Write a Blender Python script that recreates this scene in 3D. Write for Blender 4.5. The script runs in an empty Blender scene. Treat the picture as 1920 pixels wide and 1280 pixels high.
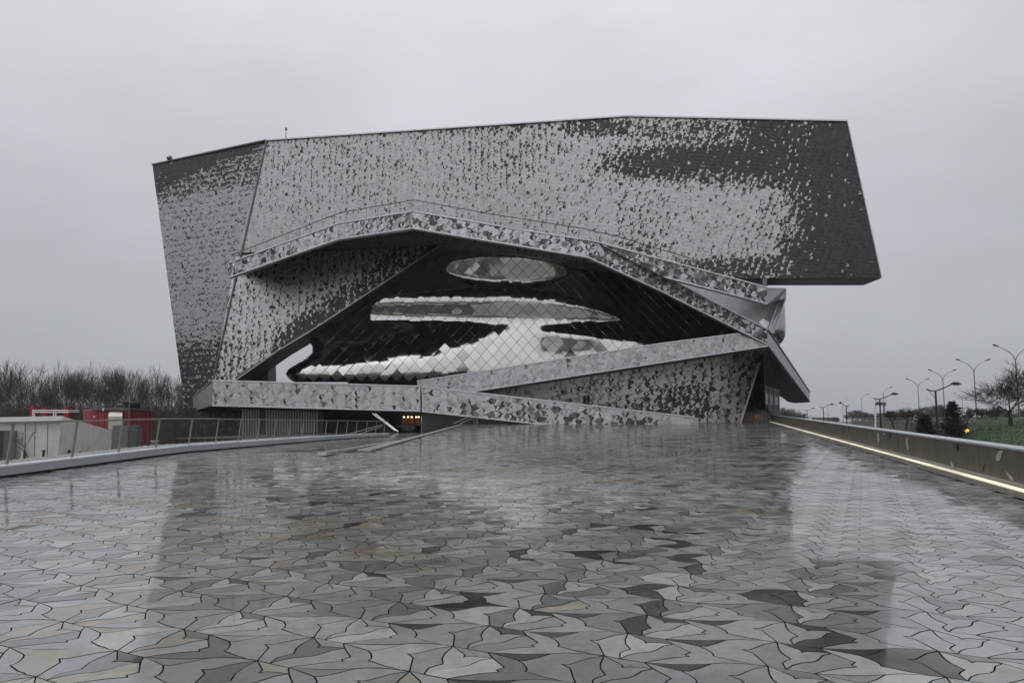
import bpy, math, random
import numpy as np
from mathutils import Vector, Matrix

C = bpy.context.scene.collection
SC = bpy.context.scene
R = math.radians
rnd = random.Random(7)
nrs = np.random.RandomState(11)

# ------------------------------------------------------------------ camera
F, CX, CY, HZ = 1400.0, 960.0, 640.0, 785.0
PITCH = math.atan((HZ - CY) / F)
EYE = 1.6
cam_d = bpy.data.cameras.new("camera")
cam = bpy.data.objects.new("camera", cam_d)
C.objects.link(cam)
cam.location = (0, 0, EYE)
cam.rotation_euler = (math.pi / 2 + PITCH, 0, 0)
cam_d.sensor_width = 36.0
cam_d.lens = F / 1920.0 * 36.0
cam_d.clip_start = 0.1
cam_d.clip_end = 6000
SC.camera = cam
SC.render.resolution_x = 1024
SC.render.resolution_y = 682

# ------------------------------------------------------------------ world: overcast daylight
SUN_EL, SUN_AZ = R(48), R(200)
W = bpy.data.worlds.new("World")
SC.world = W
W.use_nodes = True
nt = W.node_tree
nt.nodes.clear()
out = nt.nodes.new("ShaderNodeOutputWorld")
bg = nt.nodes.new("ShaderNodeBackground")
sky = nt.nodes.new("ShaderNodeTexSky")
sky.sky_type = 'NISHITA'
sky.sun_disc = False
sky.sun_elevation = SUN_EL
sky.sun_rotation = SUN_AZ
sky.air_density = 1.0
sky.dust_density = 4.0
hsv = nt.nodes.new("ShaderNodeHueSaturation")
hsv.inputs['Saturation'].default_value = 0.15
tc = nt.nodes.new("ShaderNodeTexCoord")
sep = nt.nodes.new("ShaderNodeSeparateXYZ")
nt.links.new(tc.outputs['Generated'], sep.inputs[0])
ramp = nt.nodes.new("ShaderNodeValToRGB")        # overcast sky: zenith about three times the horizon
cr = ramp.color_ramp
cr.elements[0].position = 0.0
cr.elements[0].color = (3.7, 3.86, 4.1, 1)
cr.elements[1].position = 1.0
cr.elements[1].color = (10.6, 10.7, 11.0, 1)
e = cr.elements.new(0.22); e.color = (4.80, 5.02, 5.38, 1)
e = cr.elements.new(0.5); e.color = (7.1, 7.32, 7.72, 1)
nt.links.new(sep.outputs[2], ramp.inputs[0])
noi = nt.nodes.new("ShaderNodeTexNoise")
noi.inputs['Scale'].default_value = 2.3
noi.inputs['Detail'].default_value = 5.0
mapn = nt.nodes.new("ShaderNodeMapping")
mapn.inputs['Scale'].default_value = (1.0, 1.0, 2.2)
nt.links.new(tc.outputs['Generated'], mapn.inputs[0])
nt.links.new(mapn.outputs[0], noi.inputs['Vector'])
mr = nt.nodes.new("ShaderNodeMapRange")
mr.inputs[1].default_value = 0.3; mr.inputs[2].default_value = 0.7
mr.inputs[3].default_value = 0.88; mr.inputs[4].default_value = 1.10
nt.links.new(noi.outputs[0], mr.inputs[0])
mul = nt.nodes.new("ShaderNodeMix"); mul.data_type = 'RGBA'; mul.blend_type = 'MULTIPLY'
mul.inputs[0].default_value = 1.0
nt.links.new(ramp.outputs[0], mul.inputs[6])
nt.links.new(mr.outputs[0], mul.inputs[7])
mix = nt.nodes.new("ShaderNodeMix"); mix.data_type = 'RGBA'
mix.inputs[0].default_value = 0.90
nt.links.new(sky.outputs[0], hsv.inputs['Color'])
nt.links.new(hsv.outputs[0], mix.inputs[6])
nt.links.new(mul.outputs[2], mix.inputs[7])
nt.links.new(mix.outputs[2], bg.inputs[0])
bg.inputs[1].default_value = 0.109
nt.links.new(bg.outputs[0], out.inputs[0])

sun_d = bpy.data.lights.new("sun", 'SUN')
sun_d.energy = 0.5
sun_d.angle = R(110)
sun_d.color = (1.0, 0.97, 0.93)
sun = bpy.data.objects.new("sun", sun_d)
C.objects.link(sun)
sun.location = (0, 0, 80)
sun.rotation_euler = (R(90) - SUN_EL, 0, math.pi - SUN_AZ + R(180) - R(180))
SC.view_settings.view_transform = 'Standard'
SC.view_settings.look = 'None'
SC.view_settings.exposure = 0.0
SC.view_settings.gamma = 1.0
SC.view_settings.use_curve_mapping = False

# ------------------------------------------------------------------ projection of the photograph
CP, SP = math.cos(PITCH), math.sin(PITCH)
def P(px, py, Y):
    u = (px - CX) / F; v = (CY - py) / F
    dy = CP - v * SP; dz = SP + v * CP
    t = Y / dy
    return Vector((u * t, Y, EYE + dz * t))
def ray(px, py):
    u = (px - CX) / F; v = (CY - py) / F
    return Vector((u, CP - v * SP, SP + v * CP))
def proj(x, y, z):
    d = y * CP + (z - EYE) * SP
    u = x / d; v = ((z - EYE) * CP - y * SP) / d
    return CX + F * u, CY - F * v
SLOPE = 0.011
def G(px, py):                       # photo point on the rising plaza
    r = ray(px, py)
    t = EYE / (SLOPE * r.y - r.z)
    return Vector((r.x * t, r.y * t, EYE + r.z * t))
FOLDX, FOLDY = -6.1, 28.7
def zf(x, y):                        # plaza height, the strip at the left stays low
    z = SLOPE * y
    if x < FOLDX and y > FOLDY:
        z = SLOPE * FOLDY - 0.006 * (y - FOLDY)
    return z
def on_plane(px, py, p0, n):
    r = ray(px, py); o = Vector((0, 0, EYE))
    return o + r * ((p0 - o).dot(n) / r.dot(n))

# ------------------------------------------------------------------ materials
MATS = {}
def mat(name, col=(.5, .5, .5), rough=.5, metal=0.0, tone=None, noise=None, bump=None, coat=0.0,
        coat_rough=.1, emit=None, estr=1.0, spec=None, stretch=None, ior=None):
    m = bpy.data.materials.new(name)
    m.use_nodes = True
    t = m.node_tree
    b = t.nodes["Principled BSDF"]
    b.inputs['Base Color'].default_value = (*col, 1)
    b.inputs['Roughness'].default_value = rough
    b.inputs['Metallic'].default_value = metal
    if spec is not None: b.inputs['Specular IOR Level'].default_value = spec
    if ior is not None: b.inputs['IOR'].default_value = ior
    b.inputs['Coat Weight'].default_value = coat
    b.inputs['Coat Roughness'].default_value = coat_rough
    src = None
    if tone == 'attr':
        a = t.nodes.new("ShaderNodeAttribute"); a.attribute_name = 'tone'
        src = a.outputs['Color']
    elif tone == 'object':
        a = t.nodes.new("ShaderNodeObjectInfo")
        src = a.outputs['Color']
    geo = t.nodes.new("ShaderNodeNewGeometry")
    vec = geo.outputs['Position']
    if stretch:
        mp = t.nodes.new("ShaderNodeMapping")
        mp.inputs['Scale'].default_value = stretch
        t.links.new(vec, mp.inputs[0]); vec = mp.outputs[0]
    if noise:
        sc, lo, hi = noise
        n = t.nodes.new("ShaderNodeTexNoise")
        n.inputs['Scale'].default_value = sc
        n.inputs['Detail'].default_value = 5
        n.inputs['Roughness'].default_value = 0.65
        t.links.new(vec, n.inputs['Vector'])
        r_ = t.nodes.new("ShaderNodeMapRange")
        r_.inputs[1].default_value = .3; r_.inputs[2].default_value = .7
        r_.inputs[3].default_value = lo; r_.inputs[4].default_value = hi
        t.links.new(n.outputs[0], r_.inputs[0])
        mx = t.nodes.new("ShaderNodeMix"); mx.data_type = 'RGBA'; mx.blend_type = 'MULTIPLY'
        mx.inputs[0].default_value = 1
        if src is not None: t.links.new(src, mx.inputs[6])
        else: mx.inputs[6].default_value = (*col, 1)
        t.links.new(r_.outputs[0], mx.inputs[7])
        src = mx.outputs[2]
    if src is not None:
        t.links.new(src, b.inputs['Base Color'])
    if bump:
        sc, st = bump
        n = t.nodes.new("ShaderNodeTexNoise")
        n.inputs['Scale'].default_value = sc
        n.inputs['Detail'].default_value = 4
        t.links.new(vec, n.inputs['Vector'])
        bp = t.nodes.new("ShaderNodeBump")
        bp.inputs['Strength'].default_value = st
        bp.inputs['Distance'].default_value = 0.02
        t.links.new(n.outputs[0], bp.inputs['Height'])
        t.links.new(bp.outputs[0], b.inputs['Normal'])
    if emit:
        b.inputs['Emission Color'].default_value = (*emit, 1)
        b.inputs['Emission Strength'].default_value = estr
    MATS[name] = m
    return m

def wet_tile(name, tone):
    """rain-wet concrete bird tiles: colour per tile, stains, a water film of uneven gloss"""
    m = mat(name, tone=tone, rough=.55)
    t = m.node_tree; b = t.nodes["Principled BSDF"]
    base = b.inputs['Base Color'].links[0].from_socket
    geo = t.nodes.new("ShaderNodeNewGeometry")
    pos = geo.outputs['Position']
    def noise(scale, det=4, rough=.6):
        n = t.nodes.new("ShaderNodeTexNoise")
        n.inputs['Scale'].default_value = scale
        n.inputs['Detail'].default_value = det
        n.inputs['Roughness'].default_value = rough
        t.links.new(pos, n.inputs['Vector'])
        return n.outputs[0]
    def rng(s, a, b_, c, d):
        r_ = t.nodes.new("ShaderNodeMapRange")
        r_.interpolation_type = 'SMOOTHSTEP'
        for i, v in zip((1, 2, 3, 4), (a, b_, c, d)): r_.inputs[i].default_value = v
        t.links.new(s, r_.inputs[0]); return r_.outputs[0]
    fine = rng(noise(9, 8, .75), .3, .7, .80, 1.16)
    mx = t.nodes.new("ShaderNodeMix"); mx.data_type = 'RGBA'; mx.blend_type = 'MULTIPLY'; mx.inputs[0].default_value = 1
    t.links.new(base, mx.inputs[6]); t.links.new(fine, mx.inputs[7])
    st = t.nodes.new("ShaderNodeMix"); st.data_type = 'RGBA'; st.blend_type = 'MULTIPLY'
    t.links.new(rng(noise(.33, 5, .65), .50, .70, 0, .75), st.inputs[0])
    t.links.new(mx.outputs[2], st.inputs[6])
    st.inputs[7].default_value = (.66, .54, .35, 1)
    stain_n = rng(noise(.9, 6, .7), .32, .62, .15, 1.0)
    last = st.outputs[2]
    for cx_, cy_, r_ in ((-2.9, 10.2, 2.3), (-1.2, 8.4, 1.3), (4.2, 12.5, 1.8), (-6.0, 13.5, 1.6)):
        dv_ = t.nodes.new("ShaderNodeVectorMath"); dv_.operation = 'DISTANCE'
        dv_.inputs[1].default_value = (cx_, cy_, SLOPE * cy_)
        t.links.new(pos, dv_.inputs[0])
        mu = t.nodes.new("ShaderNodeMath"); mu.operation = 'MULTIPLY'
        t.links.new(rng(dv_.outputs['Value'], r_ * .2, r_, 1, 0), mu.inputs[0]); t.links.new(stain_n, mu.inputs[1])
        sx = t.nodes.new("ShaderNodeMix"); sx.data_type = 'RGBA'; sx.blend_type = 'MULTIPLY'
        t.links.new(mu.outputs[0], sx.inputs[0]); t.links.new(last, sx.inputs[6])
        sx.inputs[7].default_value = (.66, .53, .35, 1)
        last = sx.outputs[2]
    dk = t.nodes.new("ShaderNodeMix"); dk.data_type = 'RGBA'; dk.blend_type = 'MULTIPLY'
    t.links.new(rng(noise(1.7, 6, .7), .55, .72, 0, .5), dk.inputs[0])
    t.links.new(last, dk.inputs[6])
    dk.inputs[7].default_value = (.55, .54, .52, 1)
    t.links.new(dk.outputs[2], b.inputs['Base Color'])
    t.links.new(rng(noise(.42, 5, .62), .40, .60, .58, 1.0), b.inputs['Coat Weight'])
    b.inputs['Specular IOR Level'].default_value = .12
    b.inputs['Coat IOR'].default_value = 1.40
    t.links.new(rng(noise(.8, 5, .6), .35, .68, .02, .13), b.inputs['Coat Roughness'])
    t.links.new(rng(noise(2.1, 4, .6), .35, .65, .28, .5), b.inputs['Roughness'])
    bp = t.nodes.new("ShaderNodeBump"); bp.inputs['Strength'].default_value = .25; bp.inputs['Distance'].default_value = .006
    t.links.new(noise(14, 5, .6), bp.inputs['Height'])
    t.links.new(bp.outputs[0], b.inputs['Normal'])
    bp2 = t.nodes.new("ShaderNodeBump"); bp2.inputs['Strength'].default_value = .10; bp2.inputs['Distance'].default_value = .006
    t.links.new(noise(5, 3, .5), bp2.inputs['Height'])
    t.links.new(bp2.outputs[0], b.inputs['Coat Normal'])
    return m

M_TILE_OBJ = wet_tile('wet_concrete_tile', 'object')
M_TILE = wet_tile('wet_concrete_tile_field', 'attr')
M_JOINT = mat('tile_joint', (.017, .0145, .011), .65, noise=(6, .6, 1.3))
M_CAST = mat('cast_aluminium_tile', tone='attr', rough=.40, metal=.85, noise=(1.1, .86, 1.12))
M_CAST_O = mat('cast_aluminium_tile_single', tone='object', rough=.40, metal=.85, noise=(1.1, .86, 1.12))
M_ALU = mat('grey_aluminium', (.50, .51, .53), .40, .85, noise=(1.6, .85, 1.1))
M_ALU_DK = mat('dark_aluminium', (.16, .165, .175), .45, .8, noise=(.8, .8, 1.15))
M_STREAK = mat('streaked_aluminium', (.42, .43, .45), .38, .8, noise=(1.0, .62, 1.2), stretch=(6, 6, .35))
M_STREAK_DK = mat('streaked_dark_metal', (.14, .145, .15), .4, .7, noise=(1.0, .6, 1.3), stretch=(5, 5, .4))
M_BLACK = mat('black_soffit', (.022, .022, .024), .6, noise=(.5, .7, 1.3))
M_BACK = mat('joint_metal', (.22, .22, .23), .45, .8)
M_STEEL = mat('mirror_steel', (.60, .597, .585), .11, 1.0, bump=(.75, .42))
M_STEEL_BACK = mat('steel_gap', (.02, .02, .02), .5, .5)
M_CONC = mat('beige_concrete', (.70, .68, .63), .75, noise=(1.3, .82, 1.12), bump=(18, .15))
M_CONC_SIDE = MATS['beige_concrete']
M_WALLPAR = mat('brown_grey_concrete', (.088, .078, .062), .6, noise=(1.6, .68, 1.2), stretch=(1.6, 1.6, .35), bump=(20, .2))
M_COPING = mat('wet_metal_coping', (.55, .57, .59), .22, .6, noise=(2.2, .72, 1.15))
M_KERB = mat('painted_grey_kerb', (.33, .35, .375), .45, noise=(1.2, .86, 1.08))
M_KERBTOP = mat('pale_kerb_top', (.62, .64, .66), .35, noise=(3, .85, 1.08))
M_STAIN = mat('brushed_post_steel', (.30, .285, .26), .42, .55, noise=(4, .8, 1.1))
M_NET = mat('cable_net', (.20, .20, .19), .5, .5)
M_RED = mat('red_panel', (.30, .012, .022), .5, noise=(.6, .8, 1.1))
M_WHITE = mat('white_paint', (.75, .75, .74), .5)
M_DUCT = mat('galvanised_duct', (.55, .52, .46), .35, .75, noise=(1.5, .8, 1.1))
M_DKGREY = mat('dark_grey_cladding', (.09, .095, .10), .5)
M_TAUPE = mat('taupe_cladding', (.13, .12, .105), .6)
M_BARK = mat('wet_bark', (.040, .033, .028), .8, noise=(3, .7, 1.3))
M_TWIG = mat('bare_twigs', (.048, .036, .029), .85)
M_TWIG_HAZE = mat('bare_twigs_hazed', (.085, .078, .075), .85)  # distance haze put into the twig colour
M_CONIF = mat('conifer_needles', (.020, .032, .022), .75, noise=(2, .6, 1.5))
M_GRASS = mat('grass', (.020, .042, .009), .85, noise=(.9, .6, 1.3), bump=(6, .6))
M_BLADE = mat('grass_blade', (.022, .050, .009), .8, noise=(1.5, .6, 1.4))
M_GROUND = mat('park_ground', (.052, .055, .042), .9, noise=(.05, .6, 1.4))
M_ASPH = mat('asphalt', (.052, .053, .055), .5, noise=(.6, .75, 1.25))
M_STONE = mat('stone_retaining_wall', (.16, .15, .13), .85, noise=(1.0, .55, 1.3))
M_POLE_BK = mat('black_lamp_paint', (.012, .012, .013), .4)
M_POLE_GY = mat('galvanised_pole', (.15, .155, .16), .45, .4)
M_LAMP = mat('lamp_glass', (.10, .10, .10), .2)
M_SIGNBK = mat('sign_black', (.008, .008, .009), .4)
M_SIGNWH = mat('sign_white', (.75, .76, .78), .5)
M_LED = mat('warm_led_strip', (.9, .8, .6), .4, emit=(1.0, .90, .70), estr=.66)
LEDS = [M_LED] + [mat('warm_led_strip_dim', (.9, .8, .6), .4, emit=(1.0, .88, .66), estr=v) for v in (.54, .42)]
M_TUBE = mat('white_light_tube', (.9, .9, .9), .4, emit=(.88, .95, 1.0), estr=.55)
M_AMBER = mat('amber_lamp', (.9, .3, .05), .4, emit=(1.0, .22, .03), estr=2.2)
M_AMBER_HOT = mat('amber_lamp_core', (.9, .5, .1), .4, emit=(1.0, .50, .10), estr=3)
M_ORWALL = mat('orange_lit_foyer', (.30, .11, .035), .5, noise=(1.2, .5, 1.4))  # orange glow of the lit interior put into the wall colour
M_DIMOR = mat('dim_orange_interior', (.055, .022, .014), .8, noise=(1.2, .6, 1.3), stretch=(3, 3, .3))  # dim orange interior light painted as surface colour
M_SPOT = mat('foyer_spotlight', (1, .8, .5), .4, emit=(1.0, .72, .36), estr=5)
M_GLASS = mat('tinted_glass', (.05, .06, .07), .06, .0, spec=.9)
M_GLASS_LT = mat('pale_glass', (.30, .32, .35), .12, .3)
M_ORANGE = mat('orange_barrier', (.34, .17, .085), .6)
M_SKYLITE = mat('pale_rooflight', (.62, .63, .65), .4, .3)
M_GRAVEL = mat('pale_gravel', (.42, .42, .42), .8, noise=(9, .55, 1.3))
M_PAINTED = mat('pale_painted_patch', (.30, .31, .30), .55)
M_CARWH = mat('white_car_paint', (.55, .56, .57), .3)
M_TYRE = mat('tyre_rubber', (.015, .015, .015), .7)
M_LIGHTS = mat('headlamp', (1, 1, .95), .4, emit=(1, .97, .9), estr=3.0)
M_SLAT = mat('zinc_slat', (.40, .40, .405), .45, .6, noise=(.7, .8, 1.1))
M_HAZE = None

# ------------------------------------------------------------------ object helpers
WL = {}
def tag(o, label=None, cat=None, group=None, kind=None):
    if label: o['label'] = label
    if cat: o['category'] = cat
    if group: o['group'] = group
    if kind: o['kind'] = kind
    return o
def thing(name, label, cat, loc=(0, 0, 0), group=None):
    o = bpy.data.objects.new(name, None)
    C.objects.link(o)
    o.location = loc
    o.empty_display_size = .2
    WL[o.name] = Vector(loc)
    return tag(o, label, cat, group)
def copy_tree(o, parent=None):
    c = o.copy(); C.objects.link(c)
    if parent is not None: c.parent = parent
    for ch in list(o.children):
        copy_tree(ch, c)
    return c

class MB:
    def __init__(s): s.v = []; s.f = []; s.t = []
    def add(s, vs, fs, tone=None):
        k = len(s.v)
        s.v += [tuple(p) for p in vs]
        for f in fs:
            s.f.append([i + k for i in f]); s.t.append(tone or (.5, .5, .5))
        return s
    def quad(s, *pts, tone=None): return s.add(pts, [list(range(len(pts)))], tone)
    def box(s, c, size, rz=0.0, rx=0.0, ry=0.0):
        hx, hy, hz = [q / 2 for q in size]
        m = Matrix.Translation(Vector(c)) @ Matrix.Rotation(rz, 4, 'Z') @ Matrix.Rotation(ry, 4, 'Y') @ Matrix.Rotation(rx, 4, 'X')
        vs = [m @ Vector((x, y, z)) for x in (-hx, hx) for y in (-hy, hy) for z in (-hz, hz)]
        return s.add(vs, [[0, 1, 3, 2], [4, 6, 7, 5], [0, 4, 5, 1], [2, 3, 7, 6], [0, 2, 6, 4], [1, 5, 7, 3]])
    def bar(s, a, b, w, h=None, up=(0, 0, 1)):
        a = Vector(a); b = Vector(b); h = h or w
        d = (b - a).normalized(); up = Vector(up)
        if abs(d.dot(up)) > .98: up = Vector((0, 1, 0))
        x = d.cross(up).normalized() * (w / 2); y = x.cross(d).normalized() * (h / 2)
        vs = [a - x - y, a + x - y, a + x + y, a - x + y, b - x - y, b + x - y, b + x + y, b - x + y]
        return s.add(vs, [[0, 1, 2, 3], [7, 6, 5, 4], [0, 4, 5, 1], [1, 5, 6, 2], [2, 6, 7, 3], [3, 7, 4, 0]])
    def tube(s, pts, rad, n=6, cap=True):
        pts = [Vector(p) for p in pts]
        if not hasattr(rad, '__len__'): rad = [rad] * len(pts)
        vs = []; fs = []
        for i, p in enumerate(pts):
            d = (pts[min(i + 1, len(pts) - 1)] - pts[max(i - 1, 0)])
            d = d.normalized() if d.length > 1e-9 else Vector((0, 0, 1))
            up = Vector((0, 0, 1)) if abs(d.z) < .95 else Vector((1, 0, 0))
            x = d.cross(up).normalized(); y = x.cross(d)
            for k in range(n):
                a = 2 * math.pi * k / n
                vs.append(p + (x * math.cos(a) + y * math.sin(a)) * rad[i])
        for i in range(len(pts) - 1):
            for k in range(n):
                fs.append([i * n + k, i * n + (k + 1) % n, (i + 1) * n + (k + 1) % n, (i + 1) * n + k])
        if cap:
            fs.append(list(range(n - 1, -1, -1))); fs.append([(len(pts) - 1) * n + k for k in range(n)])
        return s.add(vs, fs)
    def prism(s, poly, vec):
        """polygon and its copy moved by vec, joined by sides"""
        n = len(poly); vec = Vector(vec)
        a = [Vector(p) for p in poly]; b = [p + vec for p in a]
        nrm = sum(((a[i] - a[0]).cross(a[(i + 1) % n] - a[0]) for i in range(1, n - 1)), Vector())
        if nrm.dot(vec) > 0: a.reverse(); b.reverse()
        fs = [list(range(n)), list(range(2 * n - 1, n - 1, -1))]
        for i in range(n):
            j = (i + 1) % n
            fs.append([i, i + n, j + n, j])
        return s.add(a + b, fs)
    def build(s, name, m, parent=None, smooth=False, tones=False, kind=None, label=None, world=True):
        off = Vector((0, 0, 0))
        if parent is not None and world:
            off = WL.get(parent.name, Vector((0, 0, 0)))
        me = bpy.data.meshes.new(name)
        me.from_pydata([(v[0] - off.x, v[1] - off.y, v[2] - off.z) for v in s.v], [], s.f)
        if tones:
            a = me.attributes.new('tone', 'FLOAT_COLOR', 'FACE')
            arr = np.ones((len(s.f), 4), np.float32); arr[:, :3] = np.array(s.t, np.float32).reshape(-1, 3)
            a.data.foreach_set('color', arr.ravel())
        if smooth: me.polygons.foreach_set('use_smooth', [True] * len(me.polygons))
        me.materials.append(m)
        o = bpy.data.objects.new(name, me)
        C.objects.link(o)
        if parent is not None:
            o.parent = parent
            WL[o.name] = off
        if kind: o['kind'] = kind
        if label: o['label'] = label
        return o

# ------------------------------------------------------------------ the seven bird tiles (shared lattice)
def cu(X, Y):
    p = G(840 + X / 6.4, 1100 + Y / 6.4); return np.array((p.x, p.y))
N1 = cu(497, 460)
LA = ((cu(860, 243) - N1) + (N1 - cu(80, 695)) + (cu(1178, 68) - cu(860, 243))) / 3
LB = cu(1875, 822) - N1
def pt(X, Y, da=0, db=0): return cu(X, Y) - N1 - da * LA - db * LB
O0 = np.zeros(2)
Pp, Q, S_, T_, U_, W0, V_ = (pt(425, 318), pt(648, 487), pt(887, 523), pt(945, 578), pt(1580, 533), pt(1225, 600), pt(1720, 803, -1))
E_a = [Pp, pt(492, 348), O0]
E_b = [Pp, pt(500, 318), pt(700, 272), LA]
E_e = [LA, pt(800, 310), pt(782, 350), pt(808, 400), pt(740, 415), pt(675, 435), Q]
E_f = [O0, pt(640, 545), pt(632, 568), pt(690, 560), pt(780, 563), T_]
E_g = [Q, pt(750, 455), pt(860, 435), pt(1000, 425), pt(1070, 410), pt(1170, 370), T_ + LA]
E_i = [T_, pt(1085, 668), pt(1005, 695), pt(1040, 715), pt(850, 728), pt(600, 762), S_ - LA]
E_j = [S_, pt(1200, 538), pt(1390, 540), U_]
E_k = [U_, pt(1400, 785, -1), pt(1600, 793, -1), V_]
E_m = [W0, pt(1290, 635), pt(1325, 668), pt(1335, 690), pt(1320, 708), pt(1540, 765), pt(1640, 782), V_ - LA]
E_n = [S_, pt(1100, 570), W0]
E_o = [W0, pt(1310, 600), pt(1450, 570), U_]
def sh(e, o): return [q + o for q in e]
def rv(e): return list(reversed(e))
def cat(*es):
    r = []
    for e_ in es:
        for q in e_:
            if not r or np.hypot(*(q - r[-1])) > 1e-4: r.append(q)
    if np.hypot(*(r[0] - r[-1])) < 1e-4: r.pop()
    return np.array(r)
BIRDS = [
    cat([O0, Q], rv(E_e), rv(E_b), E_a),                                           # grey six-sided bird
    cat(sh(E_f, LA), rv(E_g), rv(E_e)),                                            # white bird
    cat(E_g, sh(E_i, LA), [S_, Q]),                                                # long wing
    cat([O0, Q, S_, T_], rv(E_f)),                                                 # small dark dart
    cat([S_, T_], E_i, sh(E_j, -LA), sh(E_k, -LA), rv(E_m), rv(E_n)),              # large right bird
    cat(E_j, rv(E_o), rv(E_n)),                                                    # long dart
    cat(E_m, [V_ - LA, LB], rv(sh(E_a, LB)), sh(E_b, LB), [LA + LB, V_], rv(E_k), rv(E_o)),  # large bird
]
def area2(p):
    x, y = p[:, 0], p[:, 1]
    return .5 * np.sum(x * np.roll(y, -1) - y * np.roll(x, -1))
BIRDS = [p if area2(p) > 0 else p[::-1] for p in BIRDS]
BIG = [False, False, True, False, True, False, True]
def inset(p, d):
    n = len(p); r = []
    for i in range(n):
        a, b, c = p[i - 1], p[i], p[(i + 1) % n]
        e1 = (b - a) / (np.hypot(*(b - a)) + 1e-9); e2 = (c - b) / (np.hypot(*(c - b)) + 1e-9)
        n1 = np.array((-e1[1], e1[0])); n2 = np.array((-e2[1], e2[0]))
        m = n1 + n2; L = m.dot(m)
        off = m * (2 * d / max(L, .5)) if L > 1e-6 else n1 * d
        r.append(b + off)
    return np.array(r)

def clip_poly(poly, edges):
    out_ = poly
    for (a, n) in edges:
        if not len(out_): return out_
        d = (out_ - a) @ n
        if d.min() >= 0: continue
        res = []
        m = len(out_)
        for i in range(m):
            j = (i + 1) % m
            if d[i] >= 0: res.append(out_[i])
            if (d[i] >= 0) != (d[j] >= 0):
                t = d[i] / (d[i] - d[j]); res.append(out_[i] + t * (out_[j] - out_[i]))
        out_ = np.array(res) if len(res) > 2 else np.zeros((0, 2))
    return out_

def clad(polys, scale, ang, tonefn, lift=.02, gap=.008, thick=0.0):
    """bird tiles over coplanar convex polygons; returns [(pts3d, tone, normal)]"""
    res = []
    ca, sa = math.cos(ang), math.sin(ang)
    Rm = np.array(((ca, -sa), (sa, ca))) * scale
    types = [inset(p, gap / scale) @ Rm.T for p in BIRDS]
    cents = [t.mean(0) for t in types]; rads = [np.sqrt(((t - c) ** 2).sum(1)).max() for t, c in zip(types, cents)]
    A = Rm @ LA; B = Rm @ LB
    inv = np.linalg.inv(np.array((A, B)).T)
    for poly in polys:
        pts = [Vector(p) for p in poly]
        nrm = sum(((pts[i] - pts[0]).cross(pts[i + 1] - pts[0]) for i in range(1, len(pts) - 1)), Vector()).normalized()
        if nrm.dot(Vector((0, 0, EYE)) - pts[0]) < 0: nrm = -nrm; pts.reverse()
        u = Vector((0, 0, 1)).cross(nrm).normalized(); v = nrm.cross(u)
        o = Vector(polys[0][0])
        q = np.array([((p - o).dot(u), (p - o).dot(v)) for p in pts])
        if area2(q) < 0: q = q[::-1]
        edges = []
        for i in range(len(q)):
            a, b = q[i], q[(i + 1) % len(q)]
            e_ = b - a; L = np.hypot(*e_)
            if L < 1e-6: continue
            edges.append((a, np.array((-e_[1], e_[0])) / L))
        ij = (inv @ q.T).T
        lo = np.floor(ij.min(0)).astype(int) - 2; hi = np.ceil(ij.max(0)).astype(int) + 2
        plane = (o - Vector()).copy()
        d0 = (pts[0] - o).dot(nrm)
        for i in range(lo[0], hi[0]):
            for j in range(lo[1], hi[1]):
                off = i * A + j * B
                for k in range(7):
                    c = cents[k] + off
                    dd = [(c - a) @ n for a, n in edges]
                    m = min(dd)
                    if m < -rads[k]: continue
                    tp = types[k] + off
                    if m < rads[k]:
                        tp = clip_poly(tp, edges)
                        if len(tp) < 3 or abs(area2(tp)) < .004: continue
                    w = o + u * float(c[0]) + v * float(c[1])
                    px, py = proj(*w)
                    tn = tonefn(px, py, k)
                    lf = lift * rnd.uniform(.7, 1.3)
                    tx, ty = rnd.gauss(0, .008), rnd.gauss(0, .008)
                    p3 = [o + u * float(a) + v * float(b) + nrm * (d0 + lf + (a - c[0]) * tx + (b - c[1]) * ty) for a, b in tp]
                    res.append((p3, tn, nrm, abs(area2(tp))))
    return res

def tiles_mesh(tiles, name, parent, rim=0.0):
    mb = MB()
    for p3, tn, nrm, ar in tiles:
        n = len(p3)
        if rim:
            b = [p - nrm * rim for p in p3]
            mb.add(p3 + b, [list(range(n))] + [[i, i + n, (i + 1) % n + n, (i + 1) % n] for i in range(n)], tn)
        else:
            mb.add(p3, [list(range(n))], tn)
    return mb.build(name, M_CAST, parent, tones=True, kind='stuff')

HALL_TILES = []          # (visible size, tile, parent): the largest 300 become single objects
def tiles_for_parts(tiles, parent):
    for t in tiles:
        c = sum(t[0], Vector()) / len(t[0])
        HALL_TILES.append((t[3] / (c.y ** 2), t, parent))

def sstep(a, b, x):
    t = min(1, max(0, (x - a) / (b - a))); return t * t * (3 - 2 * t)
def ell(x, y, cx, cy, rx, ry, soft=.35):
    r = math.hypot((x - cx) / rx, (y - cy) / ry)
    return 1 - sstep(1 - soft, 1 + soft, r)
def cloud(x, y, s):
    return (math.sin(x / s + 1.3 * math.sin(y / s * .7)) + math.sin(y / s * 1.3 + 1.7 * math.sin(x / s * .6 + 2)) + math.sin((x + y) / s * .8 + 1)) / 3
def grey(v, w=.0): return (v * (1 + w), v, v * (1.035 - w))
def tone_of(p, k, light=.60, dark=.085, mids=.12, midv=.34):
    """dark share p: small birds turn first, large ones only where dark prevails"""
    w = (1.2, 1.45, .95, 1.2, .26, 1.2, .18)[k]
    q = min(.99, max(.01, p + rnd.gauss(0, .07) * (1 - abs(2 * p - 1))))
    pe = q * w if q < .5 else 1 - (1 - q) * w
    if rnd.random() < pe: return grey(dark * rnd.uniform(.75, 1.35), .01)
    if rnd.random() < mids: return grey(midv * rnd.uniform(.7, 1.25))
    return grey(light * rnd.uniform(.93, 1.06))

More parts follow.
